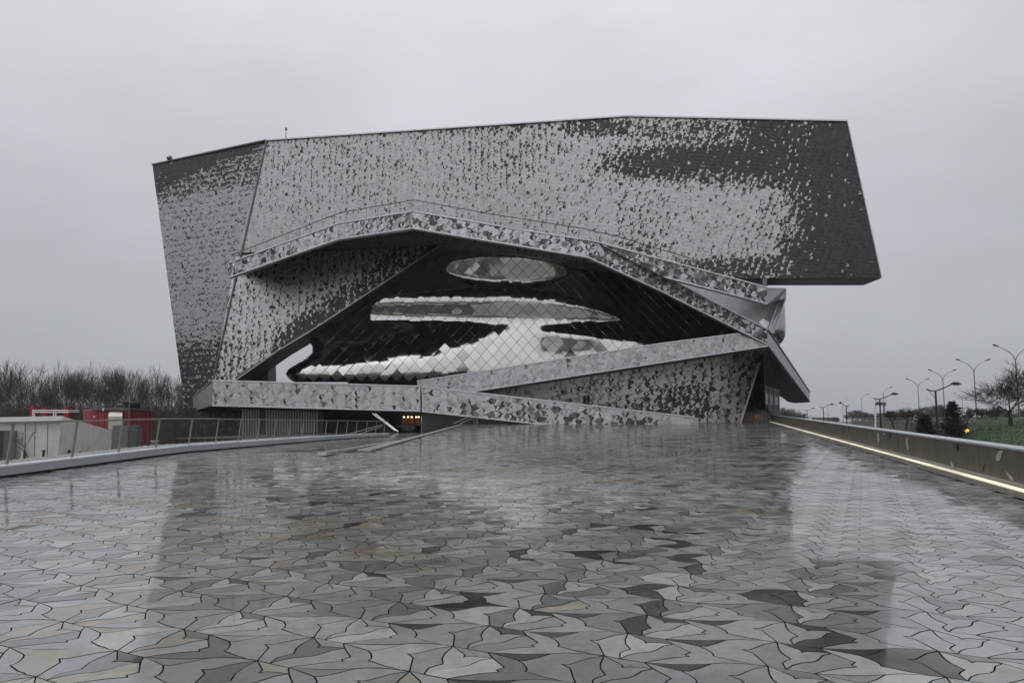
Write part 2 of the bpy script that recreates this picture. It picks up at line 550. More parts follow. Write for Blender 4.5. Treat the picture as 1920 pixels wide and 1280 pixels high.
# ================================================================== GROUND
ground = MB().quad((-1500, -400, -5), (1500, -400, -5), (1500, 1800, -5), (-1500, 1800, -5)).build('ground', M_GROUND)
tag(ground, kind='structure')

KERB = [(-11.4, -8), (-12.0, 8), (-12.2, 17.8), (-12.25, 21.2), (-12.45, 27), (-12.4, 33), (-12.3, 47.8), (-11.8, 57), (-10.8, 66)]
def kerb_x(y):
    if y < KERB[0][1]: return KERB[0][0]
    for (x0, y0), (x1, y1) in zip(KERB, KERB[1:]):
        if y <= y1: return x0 + (x1 - x0) * (y - y0) / (y1 - y0)
    return KERB[-1][0]
def wall_x(y): return 10.4 + .29 * (y - 15.2)

plaza = bpy.data.objects.new('plaza', None)
pm = MB()
ys = [-90, -60, -30, -9, -4, 0, 4, 8, 12, 16, 20, 24, 28.7, 34, 40, 48, 57, 66, 75, 84, 92, 100, 108, 112]
for y0, y1 in zip(ys, ys[1:]):
    L0, L1 = kerb_x(y0) - .2, kerb_x(y1) - .2
    R0, R1 = wall_x(y0) + .15, wall_x(y1) + .15
    g = -.022
    if y1 <= FOLDY:
        pm.quad((L0, y0, SLOPE * y0 + g), (R0, y0, SLOPE * y0 + g), (R1, y1, SLOPE * y1 + g), (L1, y1, SLOPE * y1 + g))
    else:
        lz = lambda y: SLOPE * FOLDY - .006 * (y - FOLDY) + g
        if y1 <= 92:
            if y1 > 60: L0 = L1 = -26
            pm.quad((L0, y0, lz(y0)), (FOLDX, y0, lz(y0)), (FOLDX, y1, lz(y1)), (L1, y1, lz(y1)))
        pm.quad((FOLDX, y0, lz(y0)), (FOLDX, y0, SLOPE * y0 + g), (FOLDX, y1, SLOPE * y1 + g), (FOLDX, y1, lz(y1)))
        pm.quad((FOLDX, y0, SLOPE * y0 + g), (R0, y0, SLOPE * y0 + g), (R1, y1, SLOPE * y1 + g), (FOLDX, y1, SLOPE * y1 + g))
plaza = pm.build('plaza', M_JOINT)
tag(plaza, kind='structure')
WL[plaza.name] = Vector()

# plaza tiles -------------------------------------------------------
inv = np.linalg.inv(np.array((LA, LB)).T)
corn = np.array([(-14, -8), (45, -8), (45, 112), (-30, 112)])
ij = (inv @ (corn - N1).T).T
ii, jj = np.meshgrid(np.arange(int(ij[:, 0].min()) - 2, int(ij[:, 0].max()) + 3), np.arange(int(ij[:, 1].min()) - 2, int(ij[:, 1].max()) + 3), indexing='ij')
offs = N1 + ii.reshape(-1, 1) * LA + jj.reshape(-1, 1) * LB
PAVE = [inset(p, .0054) for p in BIRDS]
PAL = np.array([(.245, .256, .264), (.20, .211, .22), (.30, .31, .316), (.152, .158, .165), (.098, .101, .105), (.235, .215, .180), (.028, .025, .025)])
kerbxs = np.vectorize(kerb_x)
def pave_tone(c, k):
    """colour of each paving bird: kinds lean to one shade, beige and black come in drifts"""
    n = len(c)
    base = {0: [.22, .2, .02, .3, .18, .05, .03], 1: [.28, .1, .45, .08, .02, .06, .01], 2: [.36, .2, .16, .16, .05, .06, .01],
            3: [.25, .25, .1, .2, .08, .04, .08], 4: [.4, .24, .14, .12, .05, .04, .01], 5: [.26, .22, .1, .2, .08, .04, .10], 6: [.4, .24, .12, .14, .05, .04, .01]}[k]
    P_ = np.tile(np.array(base), (n, 1))
    x, y = c[:, 0], c[:, 1]
    dr = np.sin(x * .9 + 1.3 * np.sin(y * .31)) + np.sin(y * .55 + x * .23 + 1)
    be = np.sin(x * .35 + 2.1 + np.sin(y * .2)) + np.sin(y * .42 - x * .2)
    P_[:, 6] *= np.where(dr > .9, 3.4, np.where(dr < -.3, .15, .8))
    P_[:, 5] *= np.where(be > .8, 4.5, np.where(be < -.2, .2, 1))
    P_[:, 5] *= np.where((y < 8) & (x > -2), .12, 1.0)
    far = np.clip((y - 9) / 25, 0, 1)
    P_[:, 4] *= 1 + 1.6 * far; P_[:, 5] *= 1 + .8 * far; P_[:, 2] *= 1 + .6 * far
    if k in (3, 5):
        P_[:, 6] *= np.where((x > -1.2) & (x < 2.6) & (y < 7.5), 5.0, 1.0)
    cs = np.cumsum(P_, 1); cs /= cs[:, -1:]
    idx = (nrs.rand(n, 1) > cs).sum(1)
    return PAL[idx] * nrs.uniform(.83, 1.13, (n, 1)) * np.array((1.0, .99, .965))

cand = []
far_v, far_n, far_t = [], [], []
for k in range(7):
    tp = PAVE[k]; cen = tp.mean(0)
    c = offs + cen
    m = (c[:, 1] > -7) & (c[:, 1] < 109) & (c[:, 0] < wall_x(c[:, 1]) - .75) & (np.abs(c[:, 0]) < 7.5 + np.abs(c[:, 1]) * .78)
    left = c[:, 1] > 62
    kx = np.array([kerb_x(v) for v in c[:, 1]])
    m &= np.where(left & (c[:, 0] < FOLDX), c[:, 0] > -20, c[:, 0] > kx + .12)
    m &= ~((c[:, 0] < FOLDX) & (c[:, 1] > 88))
    m &= ~((np.abs(c[:, 0] - FOLDX) < .75) & (c[:, 1] > FOLDY))
    o_ = offs[m]; c = c[m]
    tn = pave_tone(c, k)
    # projected size in the photo
    d = c[:, 1]
    u = c[:, 0] / np.maximum(d, 1) * F + CX
    vis = (u > -30) & (u < 1950) & (d > 3.55)
    siz = np.where(vis, abs(area2(tp)) / np.maximum(d, 1) ** 3, 0)
    far_v.append((k, o_, tn, siz))
# the dark birds one can make out in the photograph, by their place on the ramp
DARKS = [(870, 1122), (885, 1133), (830, 1024), (800, 1027), (1190, 1170), (1255, 999), (1280, 1001), (1215, 1104), (1425, 1116), (1570, 1050), (1600, 1045), (1560, 1060), (1660, 1055), (1570, 1203), (1620, 1215), (1500, 1205),
         (985, 1183), (1070, 1190), (1010, 1147), (1085, 1152), (1235, 1252), (900, 1275), (1010, 1227), (370, 965), (355, 962), (495, 1044), (690, 938), (815, 942), (805, 935), (1330, 1150), (1360, 1208), (1300, 1170), (240, 1238),
         (1700, 1230), (1745, 1235), (1255, 951), (950, 1003), (1110, 1037), (640, 985), (430, 995), (1540, 1170), (1480, 1110), (760, 905), (560, 930), (900, 925), (1050, 955), (1160, 925), (1330, 945), (1420, 915), (1240, 1135)]
for px, py in DARKS:
    g_ = G(px, py); best = None
    for k, o_, tn, siz in far_v:
        c = o_ + PAVE[k].mean(0)
        d2 = (4.0 if BIG[k] and (px, py) not in ((870, 1122), (1570, 1203), (1215, 1104)) else 1.0) * ((c[:, 0] - g_.x) ** 2 + ((c[:, 1] - g_.y) * .7) ** 2)
        q = int(d2.argmin())
        if best is None or d2[q] < best[0]: best = (d2[q], k, q)
    for k, o_, tn, siz in far_v:
        if k == best[1]:
            tn[best[2]] = np.array((.011, .0095, .0095)) * rnd.uniform(.8, 2.2)
cand = []
for k, o_, tn, siz in far_v:
    dd = (o_ + PAVE[k].mean(0))[:, 1]
    for q in np.where((siz > 0) & (dd < 9))[0]: cand.append((siz[q], k, o_[q], tn[q]))
cand.sort(key=lambda t: -t[0])
thr = cand[299][0]
bird_mesh = []
for k in range(7):
    tp = PAVE[k]; cen = tp.mean(0); n = len(tp)
    vs = [(a - cen[0], b - cen[1], 0) for a, b in tp] + [(a - cen[0], b - cen[1], -.02) for a, b in tp]
    fs = [list(range(n))] + [[i, i + n, (i + 1) % n + n, (i + 1) % n] for i in range(n)]
    me = bpy.data.meshes.new('paving_tile')
    me.from_pydata(vs, [], fs); me.materials.append(M_TILE_OBJ); me.materials.append(M_JOINT)
    me.polygons.foreach_set('material_index', [0] + [1] * n)
    bird_mesh.append(me)
sl = math.atan(SLOPE)
for s_, k, o_, tn in cand[:300]:
    ob = bpy.data.objects.new('paving_tile', bird_mesh[k])
    C.objects.link(ob)
    c = o_ + PAVE[k].mean(0)
    ob.location = (c[0], c[1], SLOPE * c[1] + rnd.uniform(-.001, .001))
    ob.rotation_euler = (sl + rnd.gauss(0, .0024), rnd.gauss(0, .0024), 0)
    ob.color = (*[float(v) for v in tn], 1)
    ob.parent = plaza
# everything beyond: one field of real tiles (rims near, flat faces far)
co_all, loop_all, start_all, tot_all, tone_all = [], [], [], [], []
nv = nl = 0; rim_ranges = []; len_faces = 0
for k, o_, tn, siz in far_v:
    keep = ~(siz >= thr)
    o_ = o_[keep]; tn = tn[keep]
    tp = PAVE[k]; n = len(tp); cen = tp.mean(0)
    mcount = len(o_)
    xy = o_[:, None, :] + tp[None]
    z = SLOPE * xy[..., 1]
    lf = (o_[:, 0] + cen[0] < FOLDX)[:, None] & (xy[..., 1] > FOLDY)
    z = np.where(lf, SLOPE * FOLDY - .006 * (xy[..., 1] - FOLDY), z)
    rel = xy - (o_ + cen)[:, None, :]
    z = z + nrs.uniform(-.0008, .0008, (mcount, 1)) + (rel * np.where((o_[:, 1] > 12)[:, None, None], 1.8, 1.0) * nrs.normal(0, .0024, (mcount, 1, 2))).sum(2)
    top = np.dstack((xy, z)).reshape(-1, 3)
    co_all.append(top)
    idx = nv + np.arange(mcount * n)
    loop_all.append(idx); start_all.append(nl + np.arange(mcount) * n); tot_all.append(np.full(mcount, n)); tone_all.append(tn)
    nv += mcount * n; nl += mcount * n
    near = np.where((o_[:, 1] + cen[1]) < 62)[0]
    if len(near):
        low = np.dstack((xy[near], z[near] - .02)).reshape(-1, 3)
        co_all.append(low)
        b0 = nv; nv += len(low)
        ti = (idx.reshape(mcount, n))[near]; bi = (b0 + np.arange(len(near) * n)).reshape(-1, n)
        qd = np.stack((ti, bi, np.roll(bi, -1, 1), np.roll(ti, -1, 1)), 2).reshape(-1, 4)
        loop_all.append(qd.ravel()); start_all.append(nl + np.arange(len(qd)) * 4); tot_all.append(np.full(len(qd), 4))
        tone_all.append(np.repeat(tn[near], n, 0)); nl += qd.size
        rim_ranges.append((len_faces + mcount, len(qd))); len_faces += mcount + len(qd)
    else:
        len_faces += mcount
me = bpy.data.meshes.new('paving_tile_field')
co = np.concatenate(co_all); lo_ = np.concatenate(loop_all); st = np.concatenate(start_all); to = np.concatenate(tone_all)
me.vertices.add(len(co)); me.vertices.foreach_set('co', co.astype(np.float32).ravel())
me.loops.add(len(lo_)); me.loops.foreach_set('vertex_index', lo_.astype(np.int32))
me.polygons.add(len(st)); me.polygons.foreach_set('loop_start', st.astype(np.int32))
me.update(calc_edges=True)
me.polygons.foreach_set('use_smooth', np.zeros(len(st), bool))
at = me.attributes.new('tone', 'FLOAT_COLOR', 'FACE')
at.data.foreach_set('color', np.hstack((to, np.ones((len(to), 1)))).astype(np.float32).ravel())
me.materials.append(M_TILE); me.materials.append(M_JOINT)
mi = np.zeros(len(st), np.int32)
for a_, b_ in rim_ranges: mi[a_:a_ + b_] = 1
me.polygons.foreach_set('material_index', mi)
pf = bpy.data.objects.new('paving_tile_field', me)
C.objects.link(pf); pf.parent = plaza; pf['kind'] = 'stuff'

MB().quad((-11.4, -90, -.99), (10, -90, -.99), (10, -7.4, -.0814), (-11.4, -7.4, -.0814)).build('paving_slab', mat('grey_paving', (.21, .215, .22), .35, noise=(1.5, .8, 1.15), coat=.6), plaza)
# pale strips of the ramp's edge and the smooth margin along the right wall
def strip(pts, w, h, name, m, parent):
    mb = MB()
    for a, b in zip(pts, pts[1:]):
        mb.bar(a, b, w, h)
    return mb.build(name, m, parent)
lz = lambda y: SLOPE * FOLDY - .006 * (y - FOLDY)
strip([(FOLDX + .32, y, SLOPE * y + .012) for y in (30, 45, 60, 75, 89)], .34, .05, 'edge_strip', M_COPING, plaza)
strip([(FOLDX - .12, y, SLOPE * y - .03 - .004 * (y - 30)) for y in (31, 45, 60, 75, 89)], .3, .07, 'edge_strip', M_COPING, plaza)
strip([(FOLDX - .6 - .008 * (y - 29), y, lz(y) + .05) for y in (26.5, 40, 55, 70, 80)], .32, .10, 'edge_strip', M_COPING, plaza)
mb = MB()
for y0, y1 in zip(ys, ys[1:]):
    if y0 < 3: continue
    mb.quad((wall_x(y0) - .72, y0, SLOPE * y0 + .004), (wall_x(y0) + .1, y0, SLOPE * y0 + .004), (wall_x(y1) + .1, y1, SLOPE * y1 + .004), (wall_x(y1) - .72, y1, SLOPE * y1 + .004))
M_MARGIN = wet_tile('wet_screed', None) if False else mat('wet_screed', (.14, .13, .11), .3, noise=(1.5, .75, 1.15), coat=.8, coat_rough=.2)
mb.build('screed_margin', M_MARGIN, plaza)

# ================================================================== CONCERT HALL
hall = thing('concert_hall', 'huge angular concert hall clad in grey metal bird tiles with a mirror steel core', 'building', (0, 104, 1.1))

pA, pB = P(500, 265, 108.6), P(1175, 220, 100)
pLL = P(400, 715, 109.5)
nL = (pB - pA).cross(pLL - pA).normalized()
def L_(x, y): return on_plane(x, y, pA, nL)
pK = L_(800, 459.5)                       # crease, hidden foot
pD = P(1652, 521, 95.8)
nR = (pD - pB).cross(pK - pB).normalized()
def R_(x, y): return on_plane(x, y, pB, nR)

CR = lambda y: 1175 - (y - 220) * (1175 - 800) / (459.5 - 220)
def roof_y(x): return 265 + (x - 500) * (220 - 265) / 675 if x < 1175 else 220 + (x - 1175) * 9 / 413
def p_front(x, y):
    t = y - roof_y(x)
    cl = cloud(x, y, 26)
    p = .088 + .045 * cl
    if x < CR(y):
        p += .24 * ell(x, y, 960, 290, 110, 60, .7) + .10 * ell(x, y, 640, 330, 130, 70, .8)
        if t < 16: p += (.36 if x > 770 else .16) * (1 - t / 16)
        p -= .07 * sstep(350, 470, y)
    p = max(p, .80 * ell(x, y, 1120, 238, 80, 20, .6))
    p = max(p, .62 * ell(x, y, 1290, 248, 120, 30, .6) + .1 * cl)
    p = max(p, .97 * ell(x + 16 * cl, y, 1345, 308, 205, 44, .5))
    p = max(p, .988 * sstep(1340, 1545, x + 26 * cl))
    p = max(p, .90 * sstep(1330, 1420, x) * (1 - sstep(345, 372, y)))
    p = max(p, .58 * ell(x, y, 1215, 430, 55, 75, .8) + .12 * cl)
    p = max(p, .80 * sstep(455, 500, y) * sstep(1160, 1330, x))
    lit = ell(x + 14 * cl, y, 1318, 405, 150, 66, .62)
    p = p * (1 - .80 * lit) + .04 * lit
    p *= 1 + .6 * cloud(x * 1.3 + 40, y, 7) * (1 - p)
    return min(.988, max(.015, p))
px_of = lambda v: v
t_front = lambda x, y, k: tone_of(p_front(x, y), k, light=.44 + .06 * sstep(900, 1200, px_of(x)), dark=.05)

# front screen, left panel and right panel: one body each, extruded backwards
polyL = [pA, pB, pK, L_(800, 452), L_(446, 474)]
front = MB().prism(polyL, (0, 10, 0)).build('front_screen', M_BACK, hall)
tiles_mesh(clad([[pA, pB, pK, L_(446, 474)]], .92, R(25), t_front), 'tile_cladding', front)
pC = R_(1588, 229)
polyR = [pB, pC, pD, R_(1380, 521.5), pK]
screen = MB().prism(polyR, (0, 5.2, 0)).build('front_screen', M_BACK, hall)
tiles_mesh(clad([polyR], .92, R(3), t_front), 'tile_cladding', screen)
# bright folded edges of the screen
mb = MB()
for a, b in ((pA, pB), (pB, pC)):
    mb.bar(a + Vector((0, -.05, .1)), b + Vector((0, -.05, .1)), .5, .2)
for a, b in ((pC, pD),):
    mb.bar(a + Vector((.05, -.05, 0)), b + Vector((.05, -.05, 0)), .14, .14)
mb.build('roof_edge', M_ALU, hall)
# underside of the cantilever and its streaked back
mb = MB()
a, b = R_(1395, 521.5), pD
mb.quad(a + Vector((0, .05, -.06)), b + Vector((0, .05, -.06)), b + Vector((.1, 5.1, -.06)), a + Vector((.1, 5.1, -.06)))
mb.build('cantilever_soffit', M_STREAK_DK, hall)

# left return wall
q1, q2 = P(286, 310, 119), P(334, 690, 113)
q3 = P(352, 850, 111)
edgeB = pA + (pLL - pA) * 1.28
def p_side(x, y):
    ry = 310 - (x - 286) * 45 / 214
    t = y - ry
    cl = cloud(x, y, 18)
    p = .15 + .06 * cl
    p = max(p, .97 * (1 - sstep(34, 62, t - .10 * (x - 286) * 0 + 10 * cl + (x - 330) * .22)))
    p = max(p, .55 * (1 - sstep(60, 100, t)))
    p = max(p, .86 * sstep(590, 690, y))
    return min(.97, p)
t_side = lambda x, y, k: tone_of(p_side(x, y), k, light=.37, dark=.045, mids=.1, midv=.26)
sp = [pA, q1, q2, q3, edgeB]
nS = (q1 - pA).cross(edgeB - pA).normalized()
q2 = on_plane(334, 690, pA, nS); q3 = on_plane(358, 850, pA, nS); q1 = on_plane(286, 310, pA, nS)
side = MB().prism([pA, q1, q3, edgeB], Vector((.25, .4, 0)) * 6).build('side_screen', M_BACK, hall)
tiles_mesh(clad([[pA, q1, q3, edgeB]], .92, R(115), t_side), 'tile_cladding', side)
MB().bar(pA + Vector((-.1, -.1, .1)), q1 + Vector((0, 0, .1)), .4, .2).build('roof_edge', M_ALU_DK, hall)
MB().bar(pA + Vector((-.05, -.08, 0)), edgeB + Vector((-.05, -.08, 0)), .2, .2).build('corner_trim', M_ALU_DK, hall)

# lower left wall under the walkway, cut away on a slant, eight metres deep
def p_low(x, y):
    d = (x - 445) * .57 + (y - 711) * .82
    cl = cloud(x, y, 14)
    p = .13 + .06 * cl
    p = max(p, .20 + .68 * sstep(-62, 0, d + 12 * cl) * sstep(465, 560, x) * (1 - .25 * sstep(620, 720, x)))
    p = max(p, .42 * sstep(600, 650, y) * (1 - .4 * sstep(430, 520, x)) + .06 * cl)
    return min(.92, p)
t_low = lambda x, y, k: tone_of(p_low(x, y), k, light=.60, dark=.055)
lw = [L_(434, 520), L_(740, 516), L_(574, 626), L_(520, 658), L_(445, 711), L_(399, 720), L_(378, 850)]
poly_lw = [L_(441, 478), L_(830, 457), L_(574, 626), L_(520, 658), L_(445, 711), L_(385, 800)]
low = MB().prism(poly_lw, (-.3, 7.5, 0)).build('lower_wall', M_STREAK_DK, hall)
cv = [[L_(441.5, 480), L_(826, 459), L_(574, 626)], [L_(441.5, 480), L_(574, 626), L_(520, 658), L_(445, 711)], [L_(441.5, 480), L_(445, 711), L_(391, 770)]]
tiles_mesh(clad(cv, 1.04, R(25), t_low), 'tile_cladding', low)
mb = MB()
for a, b in ((L_(826, 460), L_(574, 626)), (L_(574, 626), L_(520, 658)), (L_(520, 658), L_(445, 711))):
    mb.bar(a + Vector((0, -.06, 0)), b + Vector((0, -.06, 0)), .22, .12)
mb.build('wall_trim', M_ALU, low)
# pier that stands in the gap
MB().prism([P(452, 690, 116), P(502, 672, 116), P(503, 722, 116), P(452, 722, 116)], (0, 4, 0)).build('pier', M_STREAK_DK, hall)

# ---------------------------------------------------------------- parapets of the ramps (tiled ribbons)
def ribbon(name, polys, edges, tonefn, scale, ang, back=(0, 1.0, 0), parts=True, trim=.16, rail=None):
    """polys: list of convex lists of 3D points; edges: (a, b) runs that get a folded metal trim"""
    mb = MB()
    for p in polys: mb.prism(p, back)
    o = mb.build(name, M_ALU, hall)
    tl = []
    for p in polys: tl += clad([p], scale, ang, tonefn, lift=.04, gap=.014)
    if parts: tiles_for_parts(tl, o)
    else: tiles_mesh(tl, 'tile_cladding', o)
    tb = MB()
    for a, b in edges: tb.bar(Vector(a) + Vector((0, -.06, 0)), Vector(b) + Vector((0, -.06, 0)), .20, trim)
    tb.build('trim', M_COPING, o)
    return o

# upper walkway
U1 = [(427.3, 493.9, 100), (634, 419.3, 93), (774.6, 396.3, 87), (982.5, 432, 88.5), (1111.9, 451.7, 89)]
B1 = [(428.7, 520.6, 100), (632.6, 448.9, 93), (773.2, 427.8, 87), (982, 462.5, 88.5), (1103.4, 482.6, 89)]
u1 = [P(*q) for q in U1]; b1 = [P(*q) for q in B1]
end1t, end1b, spl = P(1438, 539, 91), P(1438, 569.4, 91), P(1245.3, 519.4, 90)
end2t, end2b = P(1439.4, 617.8, 94), P(1438, 646, 94)
def vplane(a, b):
    d = b - a; return (a, Vector((d.y, -d.x, 0)).normalized())
def vp(x, y, pl): return on_plane(x, y, pl[0], pl[1])
def p_rib1(x, y):
    cl = cloud(x, y, 13)
    if x < 560: return .40 + .15 * cl
    if x < 700: return .12 + .25 * sstep(650, 690, x) + .1 * cl
    if x < 1100: return .42 + .16 * cl
    return .64 + .16 * cl
def t_rib1(x, y, k):
    p = p_rib1(x, y)
    if rnd.random() < p: return grey(rnd.choice((.075, .12, .20, .05)) * rnd.uniform(.8, 1.2))
    return grey(rnd.choice((.56, .48, .57, .36)) * rnd.uniform(.92, 1.08))
polys = []
for i in range(4):
    pl = vplane(u1[i], u1[i + 1])
    polys.append([u1[i], u1[i + 1], vp(B1[i + 1][0], B1[i + 1][1], pl), vp(B1[i][0], B1[i][1], pl)])
pl1 = vplane(u1[4], end1t); pl2 = vplane(u1[4], end2t)
end1b, spl = vp(1438, 569.4, pl1), vp(1245.3, 519.4, pl1)
spl2, mid2, end2b, st2 = vp(1245.3, 519.4, pl2), vp(1236, 544, pl2), vp(1438, 646, pl2), vp(1103.4, 482.6, pl2)
polys += [[u1[4], end1t, end1b, spl]]
rb1 = ribbon('parapet', polys, [(u1[i], u1[i + 1]) for i in range(4)] + [(b1[i], b1[i + 1]) for i in range(4)] + [(u1[4], end1t), (spl, end1b)], t_rib1, 1.30, R(20))
polys = [[u1[4], spl2, mid2, st2], [spl2, end2t, end2b, mid2]]
rb2 = ribbon('parapet', polys, [(st2, mid2), (mid2, end2b), (spl2, end2t)], t_rib1, 1.30, R(-25))
# guard rail above the walkway
mb = MB()
RT = [(434, 478, 100.3), (639.6, 398, 93.3), (776, 375, 87.3), (925, 402, 88.3), (1090, 428, 89.3), (1157, 443, 89.6), (1300, 486, 90.5), (1395, 521, 91)]
rp = [P(*q) for q in RT]
for a, b in zip(rp, rp[1:]): mb.bar(a, b, .10, .08)
grail = mb.build('guard_rail', M_DKGREY, hall)
top_line = u1 + [end1t]
for i in range(46):
    x = 440 + i * 20.8
    for (a, b), (c, d) in zip(zip(RT, RT[1:]), zip(rp, rp[1:])):
        if a[0] <= x < b[0]:
            t = (x - a[0]) / (b[0] - a[0]); top = c.lerp(d, t)
            MB().bar(top, top - Vector((0, 0, 2.0)), .035, .035).build('rail_post', M_DKGREY, grail)

# third ramp rising from left to right
c3 = [P(782, 714.5, 94), P(1238, 644, 94), P(1388.75, 624.8, 93.6), P(1438, 648.75, 94.2), P(1320, 666.7, 94), P(892.5, 732.8, 94), P(782, 750, 94)]
def t_rib3(x, y, k):
    cl = cloud(x, y, 11)
    if not BIG[k] and rnd.random() < (.10 + .05 * cl) * (1 - .8 * sstep(1150, 1300, x)): return grey(.09)
    return grey(rnd.choice((.56, .50, .44, .53, .36)) * rnd.uniform(.95, 1.05))
def t_rib3b(x, y, k): return t_rib3(x, y, k)
for q in (0,):
    n3 = (c3[1] - c3[0]).cross(c3[5] - c3[0]).normalized()
def R3(x, y): return on_plane(x, y, P(900, 720, 94), Vector((-.004, -1, 0)).normalized())
k3 = [R3(782, 714.5), R3(1238, 644), R3(1388.75, 624.8), R3(1438, 648.75), R3(1320, 666.7), R3(892.5, 732.8), R3(782, 750)]
rb3 = ribbon('parapet', [[k3[0], k3[1], k3[4], k3[5], k3[6]], [k3[1], k3[2], k3[3], k3[4]]],
             [(k3[0], k3[1]), (k3[1], k3[2]), (k3[6], k3[5]), (k3[5], k3[4]), (k3[4], k3[3])], t_rib3, 1.28, R(12))
# front ramp along the plaza
def F4(x, y): return on_plane(x, y, P(800, 750, 88.5), Vector((.02, -1, 0)).normalized())
def t_rib4(x, y, k):
    cl = cloud(x, y, 12)
    hot = ell(x, y, 960, 775, 120, 20, .8) + ell(x, y, 1160, 790, 110, 12, .8)
    p = (.17 + .08 * cl + .45 * hot) * (1 - sstep(1225, 1240, x))
    if BIG[k]: p *= (.05 + .75 * min(1, hot))
    if rnd.random() < p: return grey(rnd.choice((.045, .06, .14)))
    return grey(rnd.choice((.56, .53, .49, .43, .55, .35)) * rnd.uniform(.95, 1.05))
r4a = [F4(399.8, 712.9), F4(787.6, 724), F4(788.6, 770.2), F4(398.4, 759.8)]
r4b = [F4(791.2, 724.4), F4(1303, 782), F4(1305, 800), F4(1060, 800), F4(791.2, 770.8)]
rb4 = ribbon('parapet', [r4a], [(r4a[0], r4a[1]), (r4a[3], r4a[2])], t_rib4, 1.40, R(28))
rb5 = ribbon('parapet', [r4b], [(r4b[0], r4b[1]), (r4b[4], r4b[3])], t_rib4, 1.40, R(28))
MB().prism([F4(1303, 782), F4(1310, 782.8), F4(1310, 799), F4(1304.5, 800)], (0, 1.2, 0)).build('end_pier', M_STREAK, hall)
# left return of the front ramp
MB().prism([F4(399.6, 712.9), F4(398.2, 759.8), P(362, 771, 104), P(362, 744.4, 104)], (.8, .3, 0)).build('parapet_return', M_STREAK, hall)
MB().bar(F4(399.6, 712.6), P(362, 744, 104), .3, .12).build('trim', M_COPING, hall)
uc = [P(340, 764, 101), P(456, 764, 101), P(456, 850, 101), P(340, 850, 101)]
ucw = MB().prism(uc, (0, 1, 0)).build('undercroft_wall', M_STREAK_DK, hall)
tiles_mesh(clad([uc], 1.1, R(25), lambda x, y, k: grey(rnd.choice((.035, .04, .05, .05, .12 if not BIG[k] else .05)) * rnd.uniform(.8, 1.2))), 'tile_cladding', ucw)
# soffit of the front ramp
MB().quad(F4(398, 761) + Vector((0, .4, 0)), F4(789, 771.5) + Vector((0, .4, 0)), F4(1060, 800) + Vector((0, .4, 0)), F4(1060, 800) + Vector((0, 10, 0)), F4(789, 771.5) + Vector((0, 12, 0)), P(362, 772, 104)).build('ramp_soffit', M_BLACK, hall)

# right returns and the descending canopy
retm = MB()
retm.prism([P(1438.2, 539.3, 91), P(1473, 540, 101), P(1461, 562, 101), P(1438.2, 569.6, 91)], (.2, .6, 0))
retm.prism([P(1461, 562, 101.2), P(1473, 541, 101.2), P(1472.5, 560, 101.2), P(1449, 625, 95.2), P(1439.6, 617.8, 94)], (.3, .5, 0))
retm.build('parapet_return', M_STREAK, hall)
fa = [P(1439.5, 617.8, 94), P(1518, 734.5, 145), P(1518, 753, 145), P(1438.6, 648.5, 94)]
fas = MB().prism(fa, (-.4, .5, 0)).build('canopy_fascia', M_STREAK, hall)
MB().bar(fa[0], fa[1], .3, .14).bar(fa[3], fa[2], .35, .14).build('trim', M_ALU_DK, fas)
so = [P(1438.4, 650, 94.3), P(1517, 754, 145), P(1490, 755.5, 150), P(1478, 753.5, 148), P(1462, 742, 140), P(1395, 705, 112)]
mb = MB()
for i in range(1, len(so) - 1): mb.quad(so[0], so[i], so[i + 1])
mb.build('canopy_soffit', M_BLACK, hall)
# inner wall between the two right ramps, and the pale rooflight
MB().quad(P(1236, 512, 92.5), P(1470, 545, 103), P(1444, 622, 98), P(1290, 545, 94)).build('inner_wall', M_STREAK, hall)
MB().prism([P(1422, 604, 95.4), P(1431, 597, 96), P(1443, 604, 96), P(1438, 617, 94.6)], (0, .1, 0)).build('rooflight', M_SKYLITE, hall)
MB().prism([P(1430, 521, 97.5), P(1438, 521, 97.5), P(1438, 541, 97.5), P(1430, 541, 97.5)], (0, 1.5, 0)).build('support_wall', M_ALU_DK, hall)
# second steel bulge at the right end
mb = MB(); n, m_ = 24, 14
cc = P(1450, 598, 124)
vs = []; fs = []
for i in range(m_ + 1):
    th = math.pi * i / m_
    for j in range(n):
        ph = 2 * math.pi * j / n
        w = 1 + .12 * math.sin(3 * th)
        vs.append(cc + Vector((2.15 * math.sin(th) * math.cos(ph) * w, 2.2 * math.sin(th) * math.sin(ph) * w, 4.6 * math.cos(th))))
for i in range(m_):
    for j in range(n): fs.append([i * n + j, (i + 1) * n + j, (i + 1) * n + (j + 1) % n, i * n + (j + 1) % n])
mb.add(vs, fs).build('steel_bulge', mat('dark_reflection_steel', (.42, .42, .42), .12, 1.0, bump=(1.0, .5)), hall, smooth=True)  # base colour darkened to stand in for dark surroundings mirrored in it
MB().prism([P(1400, 560, 127), P(1446, 560, 127), P(1446, 650, 127), P(1400, 660, 127)], (0, 3, 0)).build('rear_wall', M_STREAK_DK, hall)

